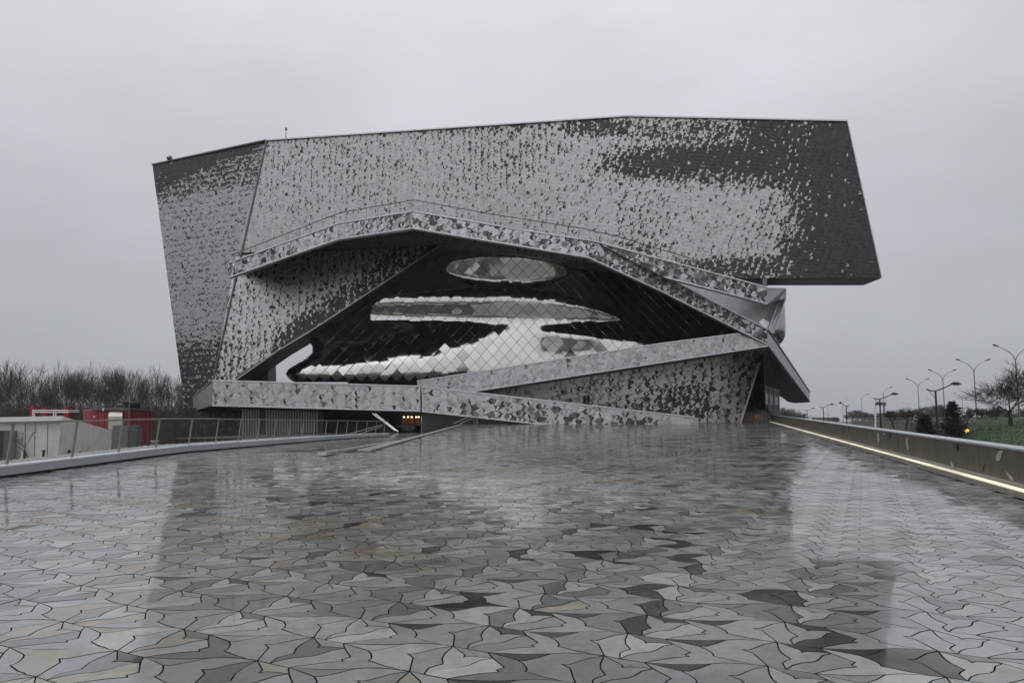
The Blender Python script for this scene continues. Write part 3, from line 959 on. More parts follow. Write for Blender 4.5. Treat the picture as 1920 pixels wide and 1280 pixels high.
# soffit and back walls of the great opening
bot = [P(*q) for q in B1] + [mid2, end2b]
mb = MB()
for a, b in zip(bot, bot[1:]):
    mb.quad(a + Vector((0, .2, .02)), b + Vector((0, .2, .02)), Vector((b.x * (1.25 if b.x < 30 else 1.45), 141, b.z + 12)), Vector((a.x * (1.25 if a.x < 30 else 1.45), 141, a.z + 12)))
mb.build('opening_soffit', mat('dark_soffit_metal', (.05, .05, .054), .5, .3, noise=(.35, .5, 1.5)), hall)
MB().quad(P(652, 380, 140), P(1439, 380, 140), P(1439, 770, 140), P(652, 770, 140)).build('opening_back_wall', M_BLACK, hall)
MB().quad(Vector((32.2, 95.2, 3)), Vector((47.5, 140, 3)), Vector((47.5, 140, 14)), Vector((32.2, 95.2, 11.4))).build('light_blocking_wall', M_BLACK, hall)  # unseen wall added to stop light leaking into the opening
# deck seen as a thin line behind the front ramp
MB().quad(F4(402, 716) + Vector((0, 1.2, -.6)), F4(800, 727) + Vector((0, 1.2, -.6)), P(900, 726, 122), P(402, 741, 128)).build('deck', M_BLACK, hall)
# foyer glazing below the steel shell
gl = MB()
for i in range(4):
    gl.prism([P(655 + i * 19, 712, 113), P(672.5 + i * 19, 712.3, 113), P(672.5 + i * 19, 726, 113), P(655 + i * 19, 726, 113)], (0, .1, 0))
gl.build('foyer_glazing', mat('green_glass', (.07, .10, .10), .3, .0), hall)

# lower right wall
W5 = lambda x, y: on_plane(x, y, P(1387, 791, 104), Vector((.01, -1, -.06)).normalized())
w5 = [W5(880, 738), W5(1431, 655), W5(1387, 794), W5(880, 800)]
wall5 = MB().prism(w5, (0, 3, 0)).build('lower_wall', M_BACK, hall)
def p_w5(x, y):
    cl = cloud(x, y, 16)
    p = .10 + .05 * cl + .16 * sstep(1040, 1200, x)
    p = max(p, .52 * ell(x, y, 1270, 755, 110, 42, .5) + .14 * cl)
    p = max(p, .45 * ell(x, y, 1180, 775, 60, 24, .6) + .1 * cl)
    p *= .35 + .65 * sstep(665, 720, y + (x - 1300) * .12)
    return max(.03, min(.8, p))
t_w5 = lambda x, y, k: tone_of(p_w5(x, y), k, light=.66, dark=.07, mids=.26, midv=.32)
tiles_mesh(clad([w5], 1.28, R(20), t_w5, lift=.05), 'tile_cladding', wall5)
MB().bar(w5[1] + Vector((.05, -.1, 0)), w5[2] + Vector((.05, -.1, 0)), .25, .2).build('corner_trim', M_ALU, wall5)
# slatted soffit of the third ramp
mb = MB(); fins = MB()
a0, a1 = R3(884, 735), R3(1438, 650)
mb.quad(a0 + Vector((0, .3, 0)), a1 + Vector((0, .3, 0)), a1 + Vector((0, 11, .3)), a0 + Vector((0, 11, .3)))
mb.build('ramp_soffit', M_BLACK, hall)
for i in range(150):
    p = a0.lerp(a1, (i + .5) / 150) + Vector((0, .3, -.10))
    fins.bar(p, p + Vector((0, 5, .1)), .07, .18)
fins.build('soffit_fins', M_ALU_DK, hall, kind='stuff')

# glass block at the right end
gx = MB().prism([P(1375, 704, 113), P(1410, 714, 113), P(1461.5, 731, 118), P(1461.5, 800, 118), P(1375, 800, 113)], (.5, 6, 0)).build('glass_block', M_DKGREY, hall)
for i, (x0, x1, lt) in enumerate(((1400, 1408, 0), (1413, 1418, 0), (1420, 1425, 0), (1427, 1431, 0), (1432.5, 1440.5, 1), (1443.5, 1449, 1), (1452.5, 1459.5, 1))):
    t0 = 713 + (x0 - 1410) * .34 + (14 if not lt else 15); Yd = 113 + (x0 - 1410) * .097 - .15
    b0 = 757 + (x0 - 1430) * .12
    MB().prism([P(x0, t0, Yd), P(x1, t0 + 2, Yd + .6), P(x1, b0 + .6, Yd + .6), P(x0, b0, Yd)], (0, .1, 0)).build('window_pane', M_GLASS_LT if lt else M_GLASS, gx)
for x in (1411.5, 1426, 1442, 1451, 1461):
    MB().bar(P(x, 716 + (x - 1410) * .34, 112.6 + (x - 1410) * .097), P(x, 790, 112.6 + (x - 1410) * .097), .12, .1).build('mullion', M_DKGREY, gx)

# entrance under the front ramp
fl = P(600, 830, 92).z
mb = MB()
mb.quad(P(598, 760, 97), P(760, 760, 97), P(760, 830, 97), P(598, 830, 97))
mb.build('dim_lit_foyer', M_DIMOR, hall)  # sheet carrying the dim orange-lit interior as its colour
slatroot = MB().quad(P(452, 758, 92.4), P(606, 764, 95.4), P(606, 832, 95.4), P(452, 840, 92.4)).build('corrugated_wall', M_DKGREY, hall)
for i in range(30):
    if i in (7, 8): continue
    x = 454 + i * 4.95; Y = 92.2 + i * .1
    if i < 29:
        MB().prism([P(x, 758, Y), P(x + 2.6, 758.2, Y), P(x + 2.6, 836, Y), P(x, 836, Y)], (0, .12, 0)).build('slat', M_SLAT, slatroot)
# dark glazed wall and stair side to the right of the entrance
MB().prism([F4(788, 768) + Vector((0, 1.5, 0)), F4(1010, 795) + Vector((0, 1.5, 0)), F4(1010, 822) + Vector((0, 1.5, 0)), F4(788, 822) + Vector((0, 1.5, 0))], (0, 1, 0)).build('side_wall', mat('blue_black_panel', (.018, .021, .026), .3, noise=(.8, .7, 1.4)), hall)
foy = MB().quad(P(744, 772, 101), P(790, 772, 101), P(790, 801, 101), P(744, 801, 101)).build('foyer', M_ORWALL, hall)
for x0 in (753, 765.5, 778):
    MB().prism([P(x0, 781, 96), P(x0 + 10.5, 781, 96), P(x0 + 10.5, 796.5, 96), P(x0, 796.5, 96)], (0, .3, 0)).build('foyer_panel', M_ORWALL, foy)
for x0 in (757.5, 765, 772, 780.5, 785):
    MB().box(P(x0, 781.5, 95.2), (.16, .16, .14)).build('spotlight', M_SPOT, foy)
mb = MB()
mb.quad(P(735, 797, 95.5), P(790, 797, 95.5), P(790, 821, 95.5), P(735, 821, 95.5))
mb.build('foyer_glazing', mat('grey_green_glass', (.05, .055, .05), .15, .1), hall)
mb = MB()
for k_ in range(3):
    mb.tube([P(778 + k_ * 3.4 + 2.4 * math.sin(t * 2.6 + .4), 798 + t * 6, 95.1) for t in (0, .5, 1, 1.5, 2, 2.5, 3)], .10, 6)
mb.build('curved_rail', mat('dark_bronze', (.05, .02, .012), .4), hall)
for x0, y0, x1, y1 in ((698.5, 775, 741, 806.5), (703.5, 775, 746.5, 808.5)):
    MB().tube([P(x0, y0, 92.5), P(x1, y1, 90.5)], .05, 8).build('light_tube', M_TUBE, hall)
esc = MB()
esc.prism([P(700, 777, 92.7), P(748, 812, 90.7), P(748, 822, 90.7), P(700, 822, 92.7)], (0, .5, 0))
esc.build('escalator_side', M_BLACK, hall)
MB().quad(P(606, 757, 96), P(800, 757, 96), P(800, 780, 96), P(606, 776, 96)).build('entrance_lintel', M_BLACK, hall)
# handrails where the steps meet the ramp
hr = MB()
for (x0, y0, x1, y1) in ((850, 794, 903, 770.5), (862, 794, 907, 774)):
    hr.tube([P(x0, y0, 86), P(x1, y1, 86)], .035, 6)
for x, y0 in ((889, 779), (893, 778), (895, 782)): hr.tube([P(x, y0, 86), P(x, 794.5, 86)], .03, 6)
hr.build('stair_handrail', M_STAIN, hall)
# stair handrails by the entrance
hr = MB()
for (x0, y0, x1, y1) in ((634, 819, 718, 795.5), (640, 824, 716, 799)): hr.tube([P(x0, y0, 72), P(x1, y1, 76)], .04, 6)
hr.build('stair_handrail', M_STAIN, hall)

# ---------------------------------------------------------------- mirror steel shell
COLS = {
 560: [(716, -20), (705, -10), (699, 5), (694, 22), (680, 38), (440, 38)],
 640: [(716, -19), (706, -8), (702, 3), (692, 9), (688, 22), (680, 32), (660, 33), (625, 32), (440, 38)],
 620: [(716, -20), (706, -9), (702, 3), (694, 9), (690, 22), (680, 32), (656, 31), (614, 31), (440, 38)],
 700: [(716, -16), (706, -6), (700, 4), (686, 11), (678, 30), (640, 35), (606, 35), (599, 12), (593, 0), (576, -3), (566, 2), (560, 12), (552, 38), (440, 42)],
 800: [(716, -10), (700, -3), (695, 5), (677, 12), (666, 26), (650, 32), (620, 36), (604, 32), (597, 12), (592, 0), (575, -4), (566, 2), (559, 12), (552, 36), (500, 40), (440, 42)],
 860: [(716, -10), (700, -3), (695, 5), (660, 10), (648, 22), (635, 30), (612, 34), (604, 30), (598, 13), (592, 0), (574, -4), (564, 2), (557, 12), (550, 36), (530, 38), (520, 6), (518, -4), (494, -4.5), (487, 10), (481, 34), (440, 42)],
 920: [(716, -10), (697, -3), (692, 5), (660, 8), (640, 10), (631, 20), (612, 24), (606, 14), (599, 10), (591, -1), (572, -4), (563, 3), (556, 12), (550, 36), (535, 36), (527, 14), (518, -3.5), (488, -5), (482, 8), (476, 36), (440, 42)],
 1000: [(716, -8), (692, -4), (686, 4), (665, 6), (640, 7), (610, 9), (603, 8), (595, 5), (590, -3), (568, -3), (560, 5), (555, 14), (549, 36), (537, 34), (531, 13), (525, 5), (518, -3.5), (488, -5), (482, 8), (476, 36), (440, 42)],
 1020: [(716, -8), (690, -4), (683, 4), (667, 5), (656, -.5), (634, -1.5), (628, 6), (620, 20), (612, 20), (606, 10), (440, 38)],
 1060: [(716, -8), (688, -5), (680, 4), (667, 5), (658, -.5), (632, -2), (627, 8), (621, 30), (612, 30), (606, 12), (598, 6), (592, -2), (570, -4), (562, 5), (556, 16), (548, 36), (540, 34), (533, 20), (526, 3), (518, -3), (496, -4), (489, 8), (484, 38), (440, 42)],
 1100: [(716, -6), (682, -4), (674, 4), (664, 4), (655, -1), (638, -1.5), (632, 8), (627, 30), (614, 33), (606, 18), (600, 7), (595, 0), (578, -3), (572, 4), (566, 14), (559, 34), (530, 36), (440, 42)],
 1150: [(716, -4), (670, 2), (655, 4), (637, 8), (630, 30), (608, 35), (601, 12), (594, 4), (588, 3), (582, 12), (575, 36), (500, 40), (440, 42)],
 1200: [(716, 0), (655, 4), (641, 8), (634, 33), (560, 36), (440, 42)],
 1260: [(716, 3), (650, 7), (642, 34), (560, 38), (440, 42)],
 1400: [(716, 10), (650, 34), (560, 38), (440, 42)],
}
GXS = np.arange(528, 1404, 4.0); GYS = np.arange(716, 450, -1.0)
ck = sorted(COLS)
colphi = np.array([np.interp(-GYS, [-y for y, _ in COLS[c]], [p for _, p in COLS[c]]) for c in ck])
phi = np.array([[np.interp(x, ck, colphi[:, j]) for j in range(len(GYS))] for x in GXS])
# the two upper swellings of the shell: a long roll and a lens above it, both tapering at their ends
TX = [690, 702, 740, 860, 960, 1040, 1100, 1150, 1168]
TY = [574, 563, 558, 556, 555, 560, 572, 589, 599]
BX = [690, 702, 740, 860, 960, 1040, 1100, 1150, 1168]
BY = [580, 595, 600, 602, 604, 605, 605, 603, 601]
for i_, x in enumerate(GXS):
    if 690 <= x <= 1168:
        T_y, B_y = np.interp(x, TX, TY), np.interp(x, BX, BY)
        s_ = (GYS - T_y) / (B_y - T_y)
        v_ = np.interp(s_, [-.30, -.02, .14, .30, .72, .86, 1.0], [36, 12, 5, -6.5, -7, 4, 9])
        phi[i_] = np.where((GYS > T_y - 14) & (GYS <= B_y + .5), v_, np.where((GYS <= T_y - 14), np.maximum(phi[i_], 36), phi[i_]))
    else:
        phi[i_] = np.where(GYS < 606, np.maximum(phi[i_], 34), phi[i_])
    if 832 < x < 1072:
        yc_ = 507 + (x - 950) * .03; h_ = 25.5 * math.sqrt(max(0, 1 - ((x - 952) / 120) ** 2))
        if h_ > 3:
            s_ = (GYS - yc_) / h_
            v_ = np.interp(s_, [-1.45, -1.08, -.85, .50, .74, .98, 1.35], [37, 6, -7, -8, 1, 11, 37])
            phi[i_] = np.where(np.abs(s_) < 1.45, v_, phi[i_])
ker = np.array((1, 3, 4, 3, 1)) / 12.0
phi = np.array([np.convolve(np.pad(r_, 2, 'edge'), ker, 'valid') for r_ in phi])
yb = 105 + np.where(GXS < 950, ((GXS - 950) / 400) ** 2 * 3.2, ((GXS - 950) / 400) ** 2 * 1.2)
phi = np.where(phi > 18, 16 + (phi - 18) * 1.25, np.where(phi < 0, phi * 1.8 - 1.5, phi * .88))
phi = phi - np.degrees(np.arctan((HZ - GYS) / F))[None] * .5 - 3.4
dep = np.zeros_like(phi); dep[:, 0] = yb
for j in range(1, len(GYS)):
    tp = np.tan(np.radians(phi[:, j]))
    dep[:, j] = dep[:, j - 1] + tp * (dep[:, j - 1] / F) / (1 - tp * (HZ - GYS[j]) / F)
LEFT = lambda y: np.interp(-y, [-716, -710, -700, -692, -682, -670, -660, -650, -640, -630, -600], [549, 540, 533, 537, 552, 573, 584, 583, 577, 566, 500])
xl = LEFT(GYS)
wroll = np.interp(-GYS, [-716, -690, -660, -630, -450], [34, 46, 40, 46, 46])
q = np.clip((xl[None] + wroll[None] - GXS[:, None]) / wroll[None], 0, 1)
dep += 5.0 * (1 - np.sqrt(np.clip(1 - q ** 2, 0, 1)))
arc = np.cumsum(np.concatenate((np.zeros((len(GXS), 1)), (1 / F * 96) / np.maximum(.45, np.cos(np.radians(phi[:, 1:])))), 1), 1)
def shell_at(x, y):
    x = min(max(x, GXS[0]), GXS[-1]); y = min(max(y, GYS[-1]), GYS[0])
    fi = (x - GXS[0]) / 4.0; i = min(int(fi), len(GXS) - 2); a = fi - i
    fj = GYS[0] - y; j = min(int(fj), len(GYS) - 2); b = fj - j
    d = (dep[i, j] * (1 - a) + dep[i + 1, j] * a) * (1 - b) + (dep[i, j + 1] * (1 - a) + dep[i + 1, j + 1] * a) * b
    return P(x, y, d)
def y_of_arc(x, t):
    i = int(min(max((x - GXS[0]) / 4.0, 0), len(GXS) - 1))
    return float(np.interp(t, arc[i], GYS))
# backing skin
bk = MB()
vs = []; idx = {}
xi = list(range(0, len(GXS), 2)); yj = list(range(0, len(GYS), 4))
for a_, i in enumerate(xi):
    for b_, j in enumerate(yj):
        x = max(GXS[i], xl[j] + 2.5)
        p = shell_at(x, GYS[j]); vs.append(p + Vector((0, .22, 0)))
fs = []
nb = len(yj)
for a_ in range(len(xi) - 1):
    for b_ in range(nb - 1):
        if GXS[xi[a_]] > 860 and GYS[yj[b_]] > 724 - (GXS[xi[a_]] - 892) * .154: continue
        if GXS[xi[a_ + 1]] < xl[yj[b_]] or GXS[xi[a_ + 1]] < xl[yj[b_ + 1]]: continue
        fs.append([a_ * nb + b_, (a_ + 1) * nb + b_, (a_ + 1) * nb + b_ + 1, a_ * nb + b_ + 1])
shell = bk.add(vs, fs).build('steel_shell', M_STEEL_BACK, hall)
# diamond panels
HX, HT = 11.2, .86
panels = []
rows = int(27 / HT)
for r_ in range(1, rows):
    for c_ in range(-1, int(880 / (2 * HX)) + 1):
        xc = 532 + c_ * 2 * HX + (HX if r_ % 2 else 0); tcn = r_ * HT
        # skew so that the courses climb to the right, as on the building
        xs = xc
        def grid(du, dv):
            # du, dv in -1..1 along the two diamond axes
            x = xs + HX * (du + dv) / 2 * .97; t = tcn + .055 * (xs - 532) / 14.6 * 0 + HT * (dv - du) / 2 * .97
            return x, t
        pts = []; ok = True; inside = 0
        for iv in range(4):
            for iu in range(4):
                du, dv = -1 + 2 * iu / 3, -1 + 2 * iv / 3
                x, t = grid(du, dv)
                xi_ = min(max(x, 530), 1400)
                if t < 0: t = 0
                y = y_of_arc(xi_, t)
                lx = float(LEFT(np.array(y))) + 2.2
                if x >= lx: inside += 1
                x = max(x, lx)
                if y <= 452 or x > 1400: ok = False
                pts.append((x, y, du, dv))
        if not ok or inside < 4: continue
        xm = sum(p[0] for p in pts) / 16; ym = sum(p[1] for p in pts) / 16
        if xm > 892 and ym > 729 - (xm - 892) * .154: continue
        fr_ = .040 if (ym > 604 and xm < 930 and rnd.random() < .5) else .015
        tu, tv = rnd.gauss(0, fr_), rnd.gauss(0, fr_)
        P3 = []; NN = []
        for x, y, du, dv in pts:
            w = shell_at(x, y)
            low_ = (1 - (dv - du) / 2) * .5
            ex = shell_at(x + 3, y) - shell_at(max(x - 3, GXS[0]), y); ey = shell_at(x, y - 1.5) - shell_at(x, y + 1.5)
            nn = ex.cross(ey).normalized()
            if nn.y > 0: nn = -nn
            nn.x *= .5 if x > 700 else 1.0
            # lean of the shingle and its own small tilt
            nn = (nn + Vector((-(tu + tv) / .8, 0, (tu - tv) / .9 + .040))).normalized()
            NN.append(nn)
            w = w + Vector((0, -1, 0)) * (.03 + .15 * low_ + tu * du + tv * dv)
            P3.append(w)
        # the sheets are stiff: each keeps most of one flat direction
        av = sum(NN, Vector()).normalized()
        NN = [(n * .90 + av * .10).normalized() for n in NN]
        n_ = len(panels)
        # hidden by the ramp in front?
        hid = ym > 714.5 - (xm - 782) * .1546 and xm > 782
        panels.append((P3, hid, xm, ym, NN))
def panel_mesh(P3, off, mb):
    fs = []
    for iv in range(3):
        for iu in range(3):
            a = iv * 4 + iu; fs.append([a, a + 1, a + 5, a + 4])
    ring = [0, 1, 2, 3, 7, 11, 15, 14, 13, 12, 8, 4]
    base = [P3[i] + Vector((0, .12, -.03)) for i in ring]
    n = len(ring)
    # rim uses its own vertices, so the smooth face keeps a clean edge
    top2 = [P3[i] for i in ring]
    mb.add([p - off for p in P3], fs)
    mb.add([p - off for p in top2 + base], [[i, (i + 1) % n, (i + 1) % n + n, i + n] for i in range(n)])
def bright(p):   # middle of the visible shell first
    return abs(p[2] - 900) / 330 + abs(p[3] - 630) / 110
visible = sorted([p for p in panels if not p[1]], key=bright)
rest = [p for p in panels if p[1]] + visible[300:]
def shade(o, groups):
    nv_ = []
    for NN in groups: nv_ += [tuple(n) for n in NN] + [(0, 0, 0)] * 24
    o.data.normals_split_custom_set_from_vertices(nv_)
for P3, hid, xm, ym, NN in visible[:300]:
    mb = MB(); panel_mesh(P3, Vector(), mb)
    shade(mb.build('shell_panel', M_STEEL, shell, smooth=True), [NN])
mb = MB()
for q_ in rest: panel_mesh(q_[0], Vector(), mb)
shade(mb.build('shell_panel_field', M_STEEL, shell, smooth=True, kind='stuff'), [q_[4] for q_ in rest])

# the ribbons' tiles: the 300 that show largest are objects, the others joined per parapet
HALL_TILES.sort(key=lambda t: -t[0])
for s_, t, par in HALL_TILES[:300]:
    p3, tn, nrm, ar = t
    n = len(p3)
    mb = MB(); mb.add(p3 + [p - nrm * .035 for p in p3], [list(range(n))] + [[i, i + n, (i + 1) % n + n, (i + 1) % n] for i in range(n)])
    o = mb.build('cladding_tile', M_CAST_O, par)
    o.color = (*tn, 1)
for par in (rb1, rb2, rb3, rb4, rb5):
    tl = [t for s_, t, p_ in HALL_TILES[300:] if p_ is par]
    if tl: tiles_mesh(tl, 'tile_cladding', par, rim=.035)

# roof fittings and the wall sign
mt = thing('roof_aerial', 'thin upright aerial on the roof edge of the concert hall', 'aerial', P(535.5, 262, 110))
MB().tube([P(535.5, 264, 110), P(536.5, 240, 110)], [.07, .045], 6).build('mast', M_DKGREY, mt)
MB().box(P(536.5, 242, 110), (.3, .2, .35)).build('mast_head', M_DKGREY, mt)
bc = thing('roof_camera', 'small grey camera on a bracket at the left roof corner', 'camera', P(322, 302, 117))
MB().tube([P(323, 303, 117), P(323, 295, 117), P(321, 295, 117)], .06, 6).build('bracket', M_DKGREY, bc)
MB().tube([P(313.5, 297, 117), P(321, 295.5, 117)], [.28, .34], 10).build('housing', M_POLE_GY, bc)
sg = thing('wall_sign', 'small black sign with white upright lettering on the tiled lower wall', 'sign', W5(1099, 757) + Vector((0, -.3, 0)))
so_ = Vector((0, -.35, 0))
MB().prism([W5(1093.3, 741.5) + so_, W5(1104.9, 741.5) + so_, W5(1104.9, 758) + so_, W5(1093.3, 758) + so_], (0, .2, 0)).build('sign_board', M_SIGNBK, sg)
lt = MB(); so2 = Vector((0, -.40, 0))
def glyph(rects):
    for x0, y0, x1, y1 in rects:
        lt.prism([W5(x0, y0) + so2, W5(x1, y0) + so2, W5(x1, y1) + so2, W5(x0, y1) + so2], (0, .03, 0))
# letters turned a quarter: R at the foot, two small letters, a bar at the head
glyph([(1097.6, 754.4, 1101.0, 755.0), (1097.6, 752.6, 1098.2, 754.4), (1099.2, 752.6, 1099.8, 754.4), (1098.2, 752.4, 1099.2, 752.9), (1099.8, 752.4, 1101.0, 752.9)])
glyph([(1098.4, 750.2, 1100.2, 750.7), (1099.7, 749.2, 1100.2, 750.2)])
glyph([(1097.6, 746.4, 1098.8, 747.3)])
glyph([(1097.4, 743.1, 1100.6, 743.8)])
lt.build('lettering', M_SIGNWH, sg)

# orange site barrier at the right end
ob = thing('site_barrier', 'orange and timber site barrier in front of the dark glass block', 'barrier', P(1410, 791, 107))
for x in (1396, 1402, 1408, 1416, 1422, 1428):
    MB().bar(P(x, 775.5, 107), P(x, 792, 107), .09, .09).build('post', M_ORANGE, ob)
for y in (776.5, 781, 785.5):
    MB().bar(P(1391, y, 106.9), P(1429, y, 106.9), .07, .12).build('rail', M_ORANGE, ob)
MB().prism([P(1415.5, 778, 106.7), P(1420.5, 778, 106.7), P(1420.5, 784, 106.7), P(1415.5, 784, 106.7)], (0, .05, 0)).build('marker_plate', mat('orange_plate', (.6, .19, .04), .5), ob)

# ================================================================== KERB, RAILING, RIGHT WALL
def kz(y): return zf(-12, y)
kb = thing('low_kerb_wall', 'low pale grey kerb wall curving along the left edge of the plaza', 'kerb', (-12.2, 20, 0))
mb = MB(); tp_ = MB(); sh_ = MB()
KH = .275
ky = [-6, 0, 6, 10, 14, 17, 20, 23, 26, 29, 33, 37, 42, 47, 52, 57, 61, 66]
for y0, y1 in zip(ky, ky[1:]):
    x0, x1 = kerb_x(y0), kerb_x(y1)
    z0, z1 = kz(y0), kz(y1)
    mb.add([(x0, y0, z0 + .05), (x1, y1, z1 + .05), (x1, y1, z1 + KH), (x0, y0, z0 + KH), (x0 - .28, y0, z0 - 3), (x1 - .28, y1, z1 - 3), (x1 - .28, y1, z1 + KH), (x0 - .28, y0, z0 + KH)],
           [[0, 1, 2, 3], [5, 4, 7, 6], [0, 3, 7, 4], [1, 5, 6, 2]])
    tp_.add([(x0 + .012, y0, z0 + KH - .03), (x1 + .012, y1, z1 + KH - .03), (x1 + .012, y1, z1 + KH + .012), (x0 + .012, y0, z0 + KH + .012),
             (x0 - .29, y0, z0 + KH + .012), (x1 - .29, y1, z1 + KH + .012)], [[0, 1, 2, 3], [3, 2, 5, 4]])
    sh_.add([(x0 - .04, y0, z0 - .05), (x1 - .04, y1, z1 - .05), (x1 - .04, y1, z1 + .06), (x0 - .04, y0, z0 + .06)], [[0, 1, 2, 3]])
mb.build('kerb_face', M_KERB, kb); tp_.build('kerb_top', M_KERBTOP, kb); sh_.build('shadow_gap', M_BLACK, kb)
xe, ze = kerb_x(66), kz(66)
MB().box((xe - .14, 66.1, ze + KH / 2), (.3, .2, KH + .02)).build('kerb_end', M_KERB, kb)

rl = thing('cable_net_railing', 'steel post railing with wire net and slim handrail above the kerb', 'railing', (-12.4, 20, .5))
def rail_pt(y, h): return Vector((kerb_x(y) - .20 + .03 * h, y, kz(y) + KH + h))
py = [10.5, 13.2, 15.9, 18.6, 21.4, 24.1, 26.8, 29.5, 32.1, 34.7, 37.2]
while py[-1] < 63: py.append(py[-1] + 2.55)
RH = 1.0
for y in py:
    a = rail_pt(y, -.02); b = rail_pt(y, RH)
    MB().bar(a + Vector((-.03, 0, 0)), b + Vector((.04, 0, 0)), .09, .03, up=(1, 0, 0)).build('post', M_STAIN, rl)
mb = MB()
yy = list(np.arange(8, 66.1, 2.0))
for a, b in zip(yy, yy[1:]):
    mb.bar(rail_pt(a, RH + .03) + Vector((.04, 0, 0)), rail_pt(b, RH + .03) + Vector((.04, 0, 0)), .09, .05)
mb.build('handrail', M_STAIN, rl)
net = MB()
y = 8.0
while y < 65:
    st_ = .062 if y < 35 else .12
    for s_ in (-1, 1):
        a = rail_pt(y, .03); b = rail_pt(y + s_ * .45, RH)
        a.x += .01; b.x += .02
        w = .0022 if y < 35 else .003
        net.add([a + Vector((0, -w, 0)), a + Vector((0, w, 0)), b + Vector((0, w, 0)), b + Vector((0, -w, 0))], [[0, 1, 2, 3]])
    y += st_
net.build('wire_net', M_NET, rl, kind='stuff')
# gravel on the ledge outside the kerb
gv = MB()
for y0, y1 in zip(ky, ky[1:]):
    x0, x1 = kerb_x(y0) - .29, kerb_x(y1) - .29
    gv.quad((x0, y0, kz(y0) + KH - .02), (x1, y1, kz(y1) + KH - .02), (x1 - 1.0, y1, kz(y1) + KH - .02), (x0 - 1.0, y0, kz(y0) + KH - .02))
for i in range(5200):
    y = rnd.uniform(10, 50); x = kerb_x(y) - .30 - rnd.random() * .95; s_ = rnd.uniform(.018, .045); z = kz(y) + KH - .012 + rnd.random() * .02
    a = rnd.random() * 6.3
    v = [(x + s_ * math.cos(a + k * 2.1), y + s_ * math.sin(a + k * 2.1), z) for k in range(3)] + [(x, y, z + s_ * .9)]
    gv.add(v, [[0, 1, 3], [1, 2, 3], [2, 0, 3]])
tag(gv.build('gravel', M_GRAVEL), 'pale gravel on the ledge outside the kerb', 'gravel', kind='stuff')

rw = thing('parapet_wall', 'long brown grey parapet wall with metal coping along the right plaza edge', 'wall', (18, 42, .5))
WHH = .80
wy = [2, 6, 9, 12, 15, 18.2, 22, 27, 33, 40, 50, 62, 78, 94, 107]
def wh(y): return .76 + .0022 * (y - 15)
for y0, y1 in zip(wy, wy[1:]):
    x0, x1 = wall_x(y0), wall_x(y1)
    z0, z1 = SLOPE * y0, SLOPE * y1
    g = .006
    pn = MB()
    pn.prism([(x0, y0 + g, z0 + .10), (x1, y1 - g, z1 + .10), (x1, y1 - g, z1 + wh(y1)), (x0, y0 + g, z0 + wh(y0))], (.22, 0, 0))
    pn.build('wall_panel', M_WALLPAR, rw)
    jb = MB().prism([(x0 + .02, y0, z0 - 3), (x1 + .02, y1, z1 - 3), (x1 + .02, y1, z1 + wh(y1) - .01), (x0 + .02, y0, z0 + wh(y0) - .01)], (.19, 0, 0))
    jb.build('wall_core', M_PAINTED, rw)
    MB().prism([(x0 - .03, y0 + .006, z0 + wh(y0) + .004), (x1 - .03, y1 - .006, z1 + wh(y1) + .004), (x1 - .03, y1 - .006, z1 + wh(y1) + .05), (x0 - .03, y0 + .006, z0 + wh(y0) + .05)], (.36, 0, .02)).build('coping', M_COPING, rw)
yl = 3.0
while yl < 106:
    ln = 1.45 if yl < 45 else 3.0
    a, b = yl + .02, yl + ln - .02
    MB().prism([(wall_x(a) - .26, a, SLOPE * a + .008), (wall_x(a) - .07, a, SLOPE * a + .008), (wall_x(b) - .07, b, SLOPE * b + .008), (wall_x(b) - .26, b, SLOPE * b + .008)], (0, 0, .012)).build('light_fitting', rnd.choice(LEDS), rw)
    yl += ln
wn = Vector((-1, .29, 0)).normalized()
def on_wall(px, py): return on_plane(px, py, Vector((10.4, 15.2, 0)), wn) + wn * .012
def patch(pts, name, m):
    MB().quad(*[on_wall(*p) for p in pts]).build(name, m, rw)
patch([(1873.5, 845), (1882, 843.5), (1879, 852), (1876, 863), (1869, 864), (1868, 856)], 'painted_bird', M_PAINTED)
patch([(1885, 881), (1893, 888), (1899, 893), (1902, 900), (1896, 899), (1892, 893)], 'painted_bird', M_PAINTED)
patch([(1783, 862), (1787, 869), (1789, 868), (1789.5, 876), (1785, 875)], 'painted_bird', M_PAINTED)
patch([(1700, 822), (1703.5, 819), (1703, 831), (1705, 843), (1701, 842), (1699, 831)], 'painted_bird', M_PAINTED)
patch([(1646, 809), (1648.5, 812), (1650, 829), (1647, 829), (1645, 818)], 'painted_bird', M_PAINTED)
patch([(1657, 811), (1659.5, 811.5), (1660, 815), (1657.5, 815)], 'painted_bird', M_PAINTED)
for (x, y0, y1, w) in ((1590.5, 801, 805.5, .9), (1668.5, 812, 820, 1.4), (1795.5, 832, 844, 2.3), (1544, 793.5, 798, .7), (1513, 789, 791, .6)):
    MB().prism([on_wall(x - w, y0), on_wall(x + w, y0), on_wall(x + w, y1), on_wall(x - w, y1)], wn * .02).build('drain_spout', M_POLE_BK, rw)
patch([(1841, 885), (1843, 885), (1848, 868), (1846.5, 868)], 'scuff_mark', M_BLACK)
patch([(1839, 845.5), (1847, 849), (1847, 850), (1840, 847)], 'scuff_mark', M_BLACK)

